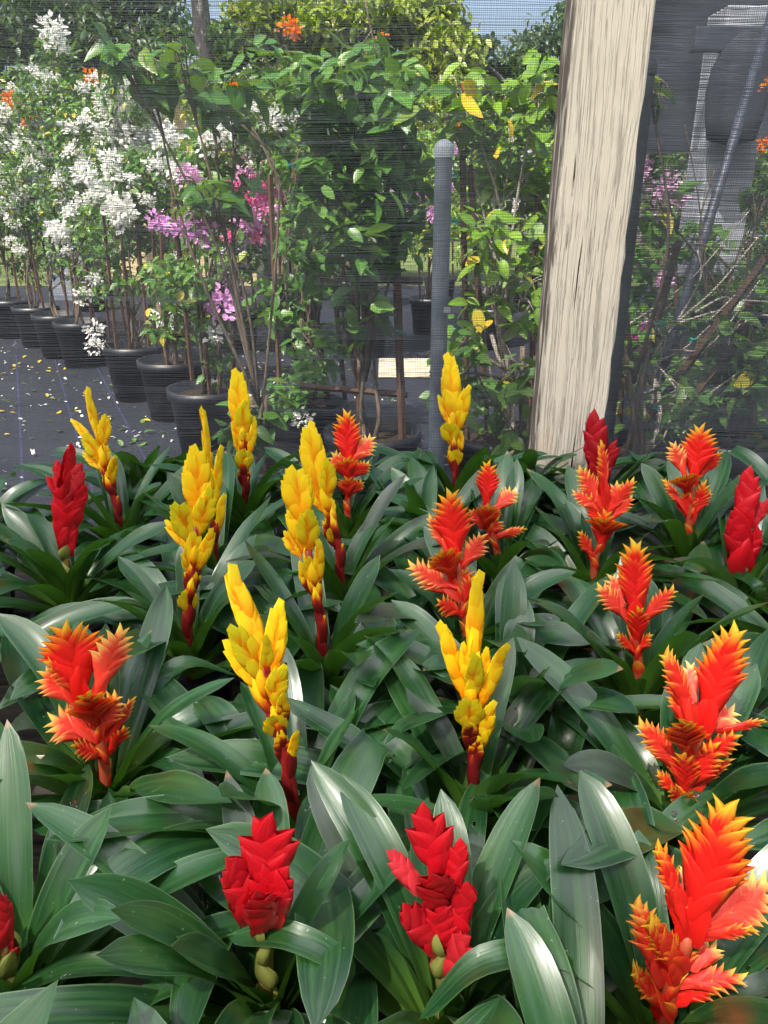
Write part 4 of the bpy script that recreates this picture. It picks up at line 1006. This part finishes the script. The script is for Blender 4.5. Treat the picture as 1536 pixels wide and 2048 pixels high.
    if objs:
        k0 = min(300, len(pos)); ms = leaf_objs(fol)
        for i in range(k0):
            o = bpy.data.objects.new('leaf', ms[i % 3]); COL.objects.link(o); o.parent = root
            m4 = Matrix(rot[i].tolist()).to_4x4() @ Matrix.Scale(size[i], 4); m4.translation = rel[i].tolist(); o.matrix_local = m4
    if len(pos) > k0:
        V, F, U, A = scatter(LT if objs else LQ, rel[k0:], rot[k0:], size[k0:], r_)
        tag(link('foliage', mesh('foliage', V.tolist(), F, U, True, A), root, M[fol]), kind='stuff')
    if group == GW:      # smaller sprays all through the crowns
        flowers = list(flowers) + [(c[0] + rnd.uniform(-1, 1) * c[2], c[1] + rnd.uniform(-.9, .9) * c[3], rnd.uniform(18, 36), 'w') for c in clumps if c[4] > 150 for _ in range(7)]
    if 'magenta flowering shrub in the pot below' in label:
        flowers = list(flowers) + [(rnd.gauss(490, 32), rnd.gauss(420, 45), rnd.uniform(24, 40), rnd.choice('mkkp')) for _ in range(16)]
    for yx, yy, sz in ylv:
        ms = leaf_objs('yleaf'); o = bpy.data.objects.new('yellow_leaf', ms[rnd.randrange(3)]); COL.objects.link(o); o.parent = root
        rt = Matrix(rand_rot(1, r_, 0.9, 0.2)[0].tolist()).to_4x4() @ Matrix.Scale(sz, 4); rt.translation = P(yx, yy, Y - 0.3) - org; o.matrix_local = rt
    for fx, fy, sz, col in flowers:
        p = P(fx, fy, Y + rnd.uniform(-dep, dep) * 0.6 - dep * 0.8)
        o = bpy.data.objects.new('flower_bunch', BUNCH[rnd.randrange(5)]); COL.objects.link(o); o.parent = root
        o.location = p - org; s_ = sz / FPX * proj(p)[2] * 1.3; o.scale = (s_, s_, s_ * rnd.uniform(.8, 1.1)); o.rotation_euler = (rnd.uniform(-.5, .5), rnd.uniform(-.5, .5), rnd.uniform(0, 6.3)); o.color = PC[col]; o['kind'] = 'stuff'
    return root
def stk(xs, y0, y1, rnd):
    return [(x + rnd.uniform(-6, 6), y0 + rnd.uniform(-30, 30), x + (768 - x) * 0.05 + rnd.uniform(-10, 14), y1 + rnd.uniform(-10, 10)) for x in xs]
rs = random.Random(77)
GW = 'white flowering shrubs in the potted row on the left'
shrub('white flowering shrub at the left edge, farthest of the left potted row', (20, 600), 9.2, [(20, 500, 70, 50, 110), (70, 540, 50, 40, 60), (0, 300, 100, 110, 420), (-40, 420, 90, 80, 250), (60, 180, 60, 60, 160)],
      [(20, 290, 40, 'w'), (45, 262, 34, 'w'), (12, 405, 60, 'w'), (30, 430, 40, 'w'), (90, 300, 34, 'w'), (26, 200, 34, 'o'), (55, 240, 30, 'o'), (-30, 350, 60, 'w')], stk((5, 25, 45), 420, 600, rs), seed=1, group=GW)
shrub('white flowering shrub second in the left potted row', (70, 608), 8.6, [(90, 500, 60, 50, 90), (100, 230, 80, 90, 380), (60, 380, 80, 80, 300), (110, 110, 40, 40, 110)],
      [(105, 62, 50, 'w'), (95, 160, 40, 'w'), (85, 300, 50, 'w'), (60, 330, 36, 'w'), (40, 290, 40, 'w'), (40, 500, 26, 'w'), (8, 395, 56, 'w'), (118, 90, 36, 'w'), (20, 200, 30, 'o')], stk((60, 80, 100), 430, 620, rs), seed=2, group=GW)
shrub('white flowering shrub third in the left potted row', (112, 622), 8.0, [(130, 500, 60, 50, 90), (170, 560, 40, 40, 40), (170, 280, 80, 80, 360), (140, 410, 80, 70, 300)],
      [(210, 200, 46, 'w'), (180, 345, 50, 'w'), (110, 460, 36, 'w'), (160, 350, 30, 'w'), (120, 470, 30, 'w'), (185, 155, 28, 'o'), (200, 260, 34, 'w')], stk((110, 130, 150), 430, 640, rs), seed=3, group=GW)
shrub('white flowering shrub fourth in the left potted row', (158, 634), 7.5, [(200, 560, 50, 50, 60), (250, 330, 80, 80, 340), (210, 460, 80, 60, 220), (250, 210, 60, 60, 180)],
      [(250, 205, 56, 'w'), (290, 225, 56, 'w'), (235, 240, 44, 'w'), (300, 290, 54, 'w'), (245, 290, 52, 'w'), (268, 270, 46, 'w'), (215, 225, 50, 'w'), (320, 260, 50, 'w'), (280, 320, 44, 'w'), (205, 270, 40, 'w'), (262, 235, 50, 'w'), (310, 315, 40, 'w'), (232, 372, 50, 'w'), (170, 590, 34, 'w'), (275, 240, 50, 'w')], stk((165, 190, 210), 420, 670, rs), seed=4, group=GW)
shrub('white flowering shrub in the large pot at the near end of the left row', (268, 692), 6.2, [(300, 360, 90, 70, 300), (230, 480, 80, 50, 140), (340, 470, 70, 60, 130), (260, 560, 60, 30, 50)],
      [(330, 280, 50, 'w'), (225, 350, 46, 'w'), (235, 400, 60, 'w'), (240, 432, 56, 'w'), (220, 318, 40, 'w'), (170, 345, 44, 'w'), (190, 660, 36, 'w'), (192, 690, 34, 'w'), (330, 640, 50, 'w'), (112, 460, 40, 'w'), (190, 560, 26, 'w'), (250, 420, 50, 'w')],
      stk((200, 235, 262, 300), 380, 720, rs), branches=[(0.006, (250, 720), (215, 690), (190, 650)), (0.006, (270, 710), (280, 640), (270, 610)), (0.006, (265, 710), (300, 650), (330, 600))], seed=5, group=GW, lsize=0.075)
shrub('white, pink and magenta flowering shrub in the pot below the lilac clusters', (415, 782), 4.7, [(440, 300, 80, 60, 170), (420, 400, 70, 50, 130), (480, 500, 50, 60, 80), (360, 560, 70, 50, 70), (440, 640, 50, 40, 40), (520, 250, 60, 50, 100), (440, 720, 40, 50, 30)],
      [(320, 448, 52, 'p'), (385, 460, 74, 'p'), (378, 352, 46, 'k'), (505, 382, 66, 'm'), (475, 372, 36, 'm'), (480, 430, 60, 'k'), (500, 445, 50, 'p'), (455, 432, 44, 'k'), (470, 515, 60, 'l'), (440, 610, 66, 'p'), (460, 600, 40, 'p'), (490, 212, 50, 'w'), (545, 238, 44, 'w'),
       (440, 265, 54, 'w'), (470, 255, 40, 'w'), (418, 285, 46, 'w'), (495, 310, 34, 'w'), (430, 670, 36, 'w'), (466, 555, 40, 'k'), (535, 460, 40, 'm'), (410, 158, 44, 'o'), (520, 420, 40, 'm')],
      [(345, 380, 385, 760), (395, 520, 420, 790), (440, 560, 440, 790), (470, 540, 466, 780)], branches=[(0.007, (430, 760), (440, 640), (450, 560), (520, 480))], seed=6, lsize=0.075)
# big leaved shrub on the trellis
shrub('deep green broad leaved shrub growing up the brown trellis left of the grey pipe', (745, 858), 3.75,
      [(640, 170, 90, 60, 60), (740, 150, 90, 60, 60), (810, 220, 60, 80, 50), (690, 260, 100, 60, 70), (760, 350, 90, 70, 80), (640, 380, 60, 70, 50), (790, 460, 70, 70, 50), (700, 470, 70, 70, 50), (730, 620, 60, 60, 26)],
      [], [(700, 300, 722, 880, 0.05, 0.0, 0.020), (788, 400, 806, 905, 0.0, -0.05, 0.020), (690, 318, 800, 322, 0.0, 0.0, 0.016), (640, 556, 845, 562, 0.0, 0.0, 0.016), (600, 772, 815, 790, 0, 0, 0.016)],
      branches=[(0.008, (760, 850), (745, 640), (765, 420), (790, 250)), (0.007, (735, 850), (680, 600), (715, 380), (700, 150), (745, 60)), (0.006, (720, 300), (760, 180), (730, 0))],
      fol='fol_big', lsize=0.105, objs=True, seed=7, ties=[(712, 655), (800, 662), (800, 540)])
shrub('broad leaved shrub with brown stakes just right of the magenta flowers', (610, 800), 4.3,
      [(590, 330, 50, 60, 40), (600, 470, 60, 70, 50), (560, 600, 60, 60, 50), (630, 700, 70, 60, 50), (580, 790, 60, 40, 40), (540, 130, 60, 50, 40), (640, 560, 50, 50, 30)],
      [(580, 58, 44, 'o'), (735, 112, 24, 'o'), (762, 76, 22, 'o'), (510, 820, 40, 'w'), (525, 850, 40, 'w'), (606, 836, 40, 'w'), (518, 800, 34, 'w')],
      [(588, 320, 655, 800, 0, 0, 0.018), (540, 350, 560, 790), (655, 420, 690, 800), (610, 520, 630, 800)], branches=[(0.009, (600, 800), (570, 560), (580, 430), (545, 330)), (0.008, (570, 420), (520, 280), (430, 175), (370, 130)), (0.006, (575, 400), (600, 300), (660, 230))],
      fol='fol_big', lsize=0.088, objs=True, seed=8, ties=[(585, 330)])
shrub('large leaved spray arching left above the magenta flowers', (520, 880), 3.3, [(300, 150, 60, 45, 16), (365, 130, 40, 50, 12), (420, 190, 40, 60, 14), (240, 110, 40, 30, 8), (470, 190, 50, 50, 14), (480, 380, 40, 40, 10), (420, 390, 60, 30, 10), (500, 840, 60, 40, 20)],
      [], [], branches=[(0.007, (520, 860), (545, 600), (555, 340), (470, 240), (380, 155), (300, 115))], fol='fol_big', lsize=0.115, objs=True, seed=9, dep=0.18)
shrub('lime leaved shrub with yellowing leaves between the grey pipe and the wooden post', (1000, 858), 3.7,
      [(930, 200, 50, 70, 40), (1000, 240, 70, 80, 60), (1075, 180, 50, 90, 40), (960, 340, 60, 60, 40), (1050, 350, 60, 60, 50), (1080, 480, 50, 90, 50), (980, 480, 60, 70, 40), (960, 600, 50, 50, 20), (1040, 600, 50, 60, 30)],
      [], [(925, 300, 935, 880), (940, 330, 975, 860), (1075, 380, 1060, 850)], branches=[(0.008, (1000, 850), (965, 640), (985, 520), (1035, 240)), (0.007, (985, 520), (960, 400), (900, 250), (880, 150)), (0.006, (1035, 240), (1100, 250)), (0.006, (1010, 400), (1080, 320), (1120, 270)), (0.006, (985, 600), (940, 400), (960, 200))],
      fol='fol_lime', lsize=0.088, objs=True, bark='bark_pale', seed=10, ties=[(905, 350), (912, 440), (905, 660)], ylv=[(930, 160, .11), (927, 185, .12), (1100, 165, .10), (985, 645, .11), (955, 620, .10), (985, 775, .12), (1015, 240, .08), (1000, 300, .07)])
shrub('small green shrub low in front of the grey pipe with rounded leaves', (1062, 905), 3.2, [(920, 690, 50, 60, 24), (960, 800, 70, 50, 28), (890, 760, 40, 50, 14), (1030, 760, 40, 60, 16), (1040, 870, 40, 30, 10)], [], [],
      branches=[(0.005, (1040, 880), (960, 760), (930, 660))], fol='fol_mid', lsize=0.095, objs=True, seed=11)
# tangled bare shrubs right of the post
shrub('bare tangled shrub with leaning brown stakes right of the wooden post', (1290, 885), 3.5,
      [(1285, 640, 40, 40, 8), (1290, 830, 50, 40, 20), (1370, 800, 50, 40, 22), (1260, 700, 40, 60, 14)], [(1325, 378, 46, 'k'), (1350, 395, 44, 'k'), (1270, 680, 30, 'h'), (1240, 690, 26, 'h'), (1290, 655, 22, 'h')],
      [(1232, 925, 1548, 495, 0, 0, 0.020), (1273, 800, 1358, 480, 0, 0, 0.017), (1300, 900, 1480, 680, .1, 0, 0.018), (1255, 560, 1240, 850, .3, .3, 0.014)],
      branches=[(0.006, (1225, 672), (1303, 639), (1345, 605)), (0.006, (1330, 655), (1420, 626), (1462, 617)), (0.007, (1300, 720), (1351, 648), (1430, 578), (1520, 470)), (0.007, (1440, 680), (1505, 636), (1560, 631)), (0.006, (1390, 625), (1444, 595), (1469, 600), (1540, 603)),
                (0.006, (1315, 724), (1371, 695), (1420, 651)), (0.006, (1281, 788), (1317, 773), (1325, 745), (1370, 715)), (0.006, (1227, 734), (1249, 751), (1275, 765)), (0.008, (1290, 910), (1330, 850), (1400, 800), (1500, 730)), (0.006, (1350, 650), (1400, 560), (1395, 500)),
                (0.007, (1300, 900), (1330, 870), (1345, 820), (1380, 780)), (0.005, (1420, 640), (1500, 560), (1550, 500)), (0.006, (1340, 700), (1420, 690), (1520, 560)), (0.005, (1230, 700), (1300, 660), (1360, 640), (1440, 640)), (0.005, (1240, 660), (1330, 600), (1400, 540), (1500, 420))],
      fol='fol_mid', lsize=0.08, objs=True, bark='bark_pale', seed=12, ties=[(1320, 645), (1450, 650), (1388, 680), (1310, 812), (1305, 660)])
shrub('leafy low shrub in a black pot at the right edge behind the red bromeliad', (1480, 872), 3.6,
      [(1440, 780, 60, 60, 60), (1510, 860, 50, 60, 50), (1400, 880, 60, 40, 40), (1510, 720, 50, 60, 40), (1460, 660, 50, 40, 16), (1310, 410, 40, 40, 8), (1520, 400, 30, 30, 6)], [(1530, 290, 34, 'o'), (1536, 170, 26, 'o')], [(1440, 620, 1460, 870), (1500, 560, 1500, 870)],
      branches=[(0.006, (1480, 860), (1450, 600), (1530, 400)), (0.005, (1470, 860), (1400, 500), (1430, 340)), (0.006, (1480, 560), (1410, 490), (1360, 500)), (0.004, (1450, 600), (1500, 440), (1560, 380)), (0.004, (1420, 640), (1400, 420), (1370, 250)), (0.005, (1440, 500), (1520, 500), (1580, 470))],
      fol='fol_mid', lsize=0.095, objs=True, seed=13, bark='bark')
shrub('dense green shrub low behind the tangled bare branches at the right', (1420, 800), 4.9,
      [(1300, 620, 70, 60, 60), (1400, 600, 70, 60, 60), (1500, 580, 60, 70, 60), (1330, 760, 70, 60, 60), (1440, 730, 70, 60, 60), (1530, 700, 50, 60, 40), (1290, 520, 40, 40, 24), (1400, 480, 60, 40, 40)],
      [(1330, 560, 36, 'k'), (1290, 700, 24, 'h')], [(1350, 520, 1360, 800), (1500, 480, 1480, 810)], fol='fol_big', lsize=0.10, objs=True, seed=21)
shrub('green shrub low between the near left pot and the far pots', (345, 735), 5.6,
      [(345, 560, 60, 60, 50), (380, 650, 50, 40, 30), (330, 640, 40, 40, 30), (400, 470, 50, 50, 40)], [(378, 600, 30, 'w'), (350, 520, 30, 'w'), (330, 450, 26, 'k')], [(320, 420, 335, 730), (350, 430, 352, 730), (375, 450, 372, 730)], fol='fol_mid', lsize=0.08, seed=31)
shrub('small lime leafed shrub whose sprig shows right of the wooden post', (1250, 900), 3.0,
      [(1300, 180, 26, 24, 9), (1296, 205, 16, 20, 5), (1240, 720, 40, 60, 14)], [], [], fol='fol_lime', lsize=0.075, objs=True, seed=32, dep=0.08)
# farther rows: one plant after another, crowns over bare stems and stakes
far = [(340, 9.0, 'w', 330, 'fol_mid'), (470, 8.2, 'k', 390, 'fol_mid'), (600, 8.8, 'm', 360, 'fol_lime'), (730, 8.0, 'w', 380, 'fol_mid'), (860, 9.4, 'p', 350, 'fol_lime'), (985, 8.5, 'w', 370, 'fol_lime'), (1110, 9.2, 'w', 340, 'fol_lime'),
       (180, 11.5, 'w', 240, 'fol_mid'), (420, 11.8, 'o', 230, 'fol_lime'), (560, 12.2, 'w', 220, 'fol_lime'), (700, 11.5, 'w', 260, 'fol_lime'), (880, 12.0, 'o', 240, 'fol_yel'), (1040, 11.6, 'w', 330, 'fol_lime'), (1350, 8.6, 'k', 380, 'fol_mid'), (1500, 9.0, 'w', 400, 'fol_mid')]
sd_word = {'w': 'a few white', 'k': 'pale pink', 'm': 'magenta', 'p': 'lilac', 'o': 'orange'}
place_word = ['behind the far end of the white row', 'behind the lilac clusters', 'behind the magenta clusters', 'behind the brown trellis', 'behind the grey pipe', 'behind the lime leaved shrub', 'close to the wooden post',
              'in front of the tan building at the left', 'below the grey tree trunk', 'right of the grey tree trunk', 'under the yellow green tree', 'in the back row over the pipe', 'under the dark tree near the sky gap', 'under the black hanging cloth', 'below the white column at the right']
for i, (px, Y, col, cy, fo) in enumerate(far):
    rr = random.Random(i + 40); ry = P(px, 0, Y); gy = 1024 + 0
    pot_y = 1024 - FPX * math.tan(PITCH - math.atan(RIM / Y))
    cl = [(px + rr.uniform(-30, 30), cy + rr.uniform(-20, 20), 62, 60, 260), (px + rr.uniform(-50, 50), cy + 75, 60, 45, 170), (px + rr.uniform(-50, 50), cy - 60, 50, 40, 130), (px + rr.uniform(-40, 40), cy + 140, 50, 30, 60)]
    nf = 4 if col in 'wo' else 9
    fl_ = [(px + rr.uniform(-70, 70), cy + rr.uniform(-70, 80), rr.uniform(20, 38), col if rr.random() < .8 else 'w') for _ in range(nf)]
    shrub(f'distant {sd_word[col]} flowering shrub {place_word[i]}', (px, pot_y), Y, cl, fl_, stk((px - 22, px, px + 22), cy + 60, pot_y + 5, rr), fol=fo, lsize=0.085, seed=60 + i, dep=0.45, group='distant shrubs beyond the net')

# ---------------------------------------------------------------- grey pipe, steel posts, right hand structure
def vertical(name, px, pt, pb, Y, wpx, label, cat, mat, capm=None, z0=0.0):
    p = P(px, pt, Y); d = proj(p)[2]; r_ = wpx / 2 / FPX * d
    root = empty(name, (p.x, Y, 0), label, cat); mb = MB(); mb.lathe([(r_, z0), (r_, p.z)], n=24); mb.build('shaft', M[mat], root)
    mb = MB(); mb.lathe([(r_ * 1.10, p.z - 0.022), (r_ * 1.12, p.z), (r_ * 0.95, p.z + 0.010), (r_ * 0.5, p.z + 0.018), (0.001, p.z + 0.020)], n=24); mb.build('cap', M[capm or mat], root)
    return root
pr = vertical('grey_pipe', 888, 296, 900, 2.15, 36, 'upright grey plastic pipe with a rounded pale cap just behind the net', 'pipe', 'pipe', 'pipe_cap')
mb = MB(); mb.box((0.018, -0.027, P(885, 617, 2.15).z), (0.018, 0.002, 0.014)); mb.build('sticker', M['white'], pr, False)
vertical('steel_post', 1296, 130, 900, 2.3, 32, 'dark round steel post behind the net right of the wooden post', 'post', 'post_grey')
def box_thing(name, label, cat, c, d, mat, part='body', rot=0.0):
    root = empty(name, (c[0], c[1], 0), label, cat); mb = MB(); mb.box((0, 0, c[2]), d); o = mb.build(part, M[mat], root, False); bevel(o, 0.01); root.rotation_euler = (0, 0, rot); return root
t0 = P(1487, 22, 5.2)
col_ = box_thing('white_column', 'weathered white square column behind the net in the upper right', 'column', (t0.x, 5.2, t0.z / 2), (0.30, 0.30, t0.z), 'white', 'shaft')
bx = P(1500, 80, 5.0); root = empty('dark_beam', (bx.x, 5.0, 0), 'dark horizontal beam crossing the white column', 'beam'); mb = MB(); mb.box((0.15, -0.01, bx.z), (0.95, 0.08, 0.12)); o = mb.build('beam_body', M['steel'], root, False); bevel(o, .008)
a, b = P(1532, 70, 4.2), P(1402, 492, 3.95); root = empty('leaning_pole', (b.x, b.y, 0), 'dark blue steel pole leaning left in front of the white column', 'pole'); mb = MB(); e = b + (b - a) * 0.7
mb.tube([a + (a - b) * .3 - root.location, b - root.location, e - root.location], 0.024, 12); mb.build('tube', M['steel'], root)
q = P(1480, 185, 4.9); root = empty('hanging_blob', (q.x, 4.9, 0), 'dark rounded blob hanging from the beam over the white column', 'cloth bundle')
v, rb = [], random.Random(4)
prof = [(0.03, 0.30), (0.10, 0.24), (0.155, 0.12), (0.165, 0.0), (0.15, -0.14), (0.13, -0.24), (0.02, -0.27)]
mb = MB(); mb.lathe([(r_, z + q.z) for r_, z in prof], n=20); mb.v = [(x * (1 + .12 * math.sin(5 * math.atan2(y, x))), y * .8 * (1 + .12 * math.sin(5 * math.atan2(y, x))), z) for x, y, z in mb.v]; mb.build('blob_body', M['blackcloth'], root)  # dark lobed mass for a blob of unknown nature
mb = MB(); mb.tube([(0, 0, q.z + 0.28), (0, 0, bx.z - .05)], 0.008, 6); mb.build('cord', M['steel'], root)
# black cloth hanging from a frame
root = empty('hanging_shade_panel', (P(1410, 200, 6.4).x, 6.4, 0), 'black shade cloth hanging behind the net between the wooden post and white column', 'shade cloth')
zb = P(1340, 302, 6.4).z; zt = P(1340, -260, 6.4).z; v = []
nx = 50
for j in range(12):
    for i in range(nx):
        x = -0.72 + 2.42 * i / (nx - 1); v.append((x, 0.05 * math.sin(x * 9) + 0.02 * math.sin(x * 23 + j), zb + (zt - zb) * j / 11 + (0.02 * math.sin(x * 5) if j == 0 else 0)))
link('cloth', mesh('cloth', v, grid_faces(12, nx)), root, M['blackcloth'])
for x in (-0.72, 1.7):
    mb = MB(); mb.tube([(x, 0.1, 0), (x, 0.1, zt)], 0.03, 10); mb.build('frame_post', M['steel'], root)
mb = MB(); mb.tube([(-0.72, 0.1, zt), (1.7, 0.1, zt)], 0.03, 10); mb.build('frame_rail', M['steel'], root)

# ---------------------------------------------------------------- buildings far left
Yb = 15.0; A_, B_ = P(92, 128, Yb), P(560, 128, Yb); w_ = B_.x - A_.x
root = empty('tan_building', ((A_.x + B_.x) / 2, Yb + 1.5, 0), 'low tan building behind the white flowering shrubs at the left', 'building'); zt = A_.z
mb = MB(); mb.box((0, 0, (zt - .25) / 2), (w_ - .2, 3.0, zt - .25)); mb.build('wall', M['tan'], root, False)
for i in range(14):
    x = -w_ / 2 + w_ * (i + .5) / 14; mb = MB(); mb.box((x, -0.25, zt - 0.12), (w_ / 14 - .02, 3.6, .04), Matrix.Rotation(R(4), 3, 'X')); mb.build('roof_panel', M['tan'], root, False)
for x in (-1.2, 1.0):
    f_ = MB(); f_.box((x, -1.51, 1.7), (0.9, .04, .9)); fo_ = f_.build('window', M['white'], root, False); g_ = MB(); g_.box((x, -1.54, 1.7), (0.78, .02, .78)); g_.build('pane', M['steel'], fo_, False)
C_ = P(60, 140, 12.5); root = box_thing('grey_shed', 'small grey shed left of the tan building', 'shed', (C_.x, 13.2, C_.z / 2), (0.62, 1.0, C_.z), 'greyw', 'wall')
mb = MB(); mb.box((0, 0, C_.z + .04), (0.74, 1.15, .06)); mb.build('roof', M['greyw'], root, False)

# ---------------------------------------------------------------- trees
def tree(label, Y, ells, fol, seed, trunk=None, lsize=0.16, ldens=1.0, name='tree'):
    r_ = np.random.default_rng(seed); rnd = random.Random(seed)
    tx = trunk[0] if trunk else ells[0][0]; b0 = P(tx, trunk[1] if trunk else ells[0][1], Y)
    root = empty(name, (b0.x, Y, 0), label, 'tree'); org = Vector((b0.x, Y, 0)); mb = MB(); r0 = trunk[2] if trunk else 0.12
    top = Vector((0, 0, b0.z)); mb.tube(spline([(0, 0, 0), (0.05, 0, b0.z * .5), top], 8), [r0 * (1.15 - .05 * i) for i in range(8)], 10)
    pos = []
    for cx, cy, rx, ry, n in ells:
        p = P(cx, cy, Y + rnd.uniform(-.6, .6)); d = proj(p)[2] / FPX; rl = p - org
        mb.tube(spline([top * .8, (top * .8).lerp(rl, .5) + Vector((rnd.uniform(-.1, .1), 0, .1)), rl], 7), [r0 * .5, r0 * .42, r0 * .35, r0 * .28, r0 * .2, r0 * .14, r0 * .08], 6)
        k = max(4, n // 70); sub = r_.normal(size=(k, 3)); sub /= np.linalg.norm(sub, axis=1, keepdims=True); sub *= r_.uniform(.3, 1, (k, 1)) ** .5
        q = sub[r_.integers(0, k, n)] + r_.normal(0, .20, (n, 3))
        pos.append(np.array(rl) + q * np.array([rx * d, max(rx, ry) * d, ry * d]))
        for s_ in sub[:6]:
            e = rl + Vector((s_[0] * rx * d, s_[1] * rx * d, s_[2] * ry * d)); mb.tube([rl, rl.lerp(e, .5) + Vector((0, 0, .04)), e], [r0 * .1, r0 * .07, r0 * .04], 4, cap=False)
    mb.build('trunk', M['tree_bark'], root)
    pos = np.concatenate(pos); n = len(pos)
    V, F, U, A = scatter(LQ, pos, rand_rot(n, r_, 0.5, 0.8), r_.uniform(.6, 1.3, n) * lsize, r_)
    tag(link('crown', mesh('crown', V.tolist(), F, U, True, A), root, M[fol]), kind='stuff')
tree('dark green tree at the upper left behind the grey shed', 17, [(60, 60, 120, 90, 3000), (-60, 150, 100, 120, 1500), (170, 90, 70, 60, 1400), (40, -40, 120, 60, 1200)], 'fol_dark', 1)
tree('dark green tree between the tan building and the grey trunk', 19, [(270, 50, 110, 80, 2800), (340, 90, 60, 50, 1300), (230, -20, 110, 60, 1300)], 'fol_dark', 2)
tree('tree with smooth grey trunk rising out of view left of the centre', 13, [(400, -130, 200, 60, 1200), (460, 90, 40, 40, 300)], 'fol_mid', 3, (393, -60, 0.15))
tree('sunlit yellow green tree at the top centre', 15, [(500, 60, 90, 60, 2000), (610, 40, 100, 60, 2300), (720, 50, 100, 60, 2300), (840, 50, 90, 60, 1900), (560, 130, 90, 60, 1600), (700, 140, 110, 60, 1900), (880, 130, 80, 70, 1600), (940, 180, 60, 60, 1000)], 'fol_yel', 4)
tree('dark tree beside the sky gap left of the wooden post', 18, [(1070, 150, 70, 80, 2200), (1000, 200, 70, 70, 1700), (1120, 230, 60, 90, 1600), (930, 90, 50, 50, 900), (1150, 60, 50, 50, 800)], 'fol_dark', 5)
tree('tall dark tree behind the hanging shade cloth on the right', 16, [(1320, 80, 120, 110, 2600), (1480, 60, 110, 110, 2400), (1400, 240, 140, 90, 2200), (1560, 220, 90, 120, 1500)], 'fol_dark', 6)
def tree_belt():
    r_ = np.random.default_rng(99); n = 26000
    x = r_.uniform(-32, 32, n); h = 4.6 + 0.8 * np.sin(x * .55) + .6 * np.sin(x * 1.7 + 1) - 1.6 * np.exp(-((x - 6.2) / 1.6) ** 2)
    z = h * r_.uniform(0, 1, n) ** 0.6; y = 33 + r_.normal(0, 1.0, n)
    V, F, U, A = scatter(LQ, np.stack([x, y, z], -1), rand_rot(n, r_, .5, .8), r_.uniform(.35, .75, n), r_)
    tag(link('distant_trees', mesh('distant_trees', V.tolist(), F, U, True, A), None, M['fol_dark']), 'belt of distant dark trees closing the view behind the nursery', 'trees', kind='stuff')
tree_belt()

# ---------------------------------------------------------------- litter on the weed cloth
def litter(name, n, tp, mat, size, seed, xr, yr, label, cat, color=None):
    r_ = np.random.default_rng(seed); c = r_.uniform(0, 1, (n // 6 + 1, 2)); p = c[r_.integers(0, len(c), n)] + r_.normal(0, .05, (n, 2))
    pos = np.stack([xr[0] + p[:, 0] * (xr[1] - xr[0]), yr[0] + p[:, 1] * (yr[1] - yr[0]), np.full(n, .022)], -1)
    rot = rand_rot(n, r_, 0.0, 3.0)
    V, F, U, A = scatter(tp, pos, rot, r_.uniform(.6, 1.2, n) * size, r_); V[:, 2] = np.maximum(V[:, 2], 0.010)
    o = tag(link(name, mesh(name, V.tolist(), F, U, True, A), None, mat), label, cat, kind='stuff')
    if color: o.color = color
litter('fallen_petals', 420, LQ, M['petal'], 0.036, 5, (-4.2, 0.2), (3.6, 8.5), 'white petals fallen on the black weed cloth at the left', 'petals', PC['w'])
litter('fallen_leaves', 150, LQ, M['yleaf'], 0.055, 6, (-4.0, 3.2), (3.4, 8.0), 'yellowed leaves fallen on the black weed cloth', 'leaves')
litter('fallen_green_leaves', 160, LQ, M['fol_mid'], 0.065, 7, (-4.2, 1.0), (4.0, 8.5), 'green leaf scraps lying on the black weed cloth', 'leaves')
litter('fallen_red_petals', 26, LQ, M['petal'], 0.040, 9, (-3.0, -0.6), (3.8, 6.5), 'few crimson petals lying on the black weed cloth', 'petals', (0.6, 0.02, 0.08, 1))
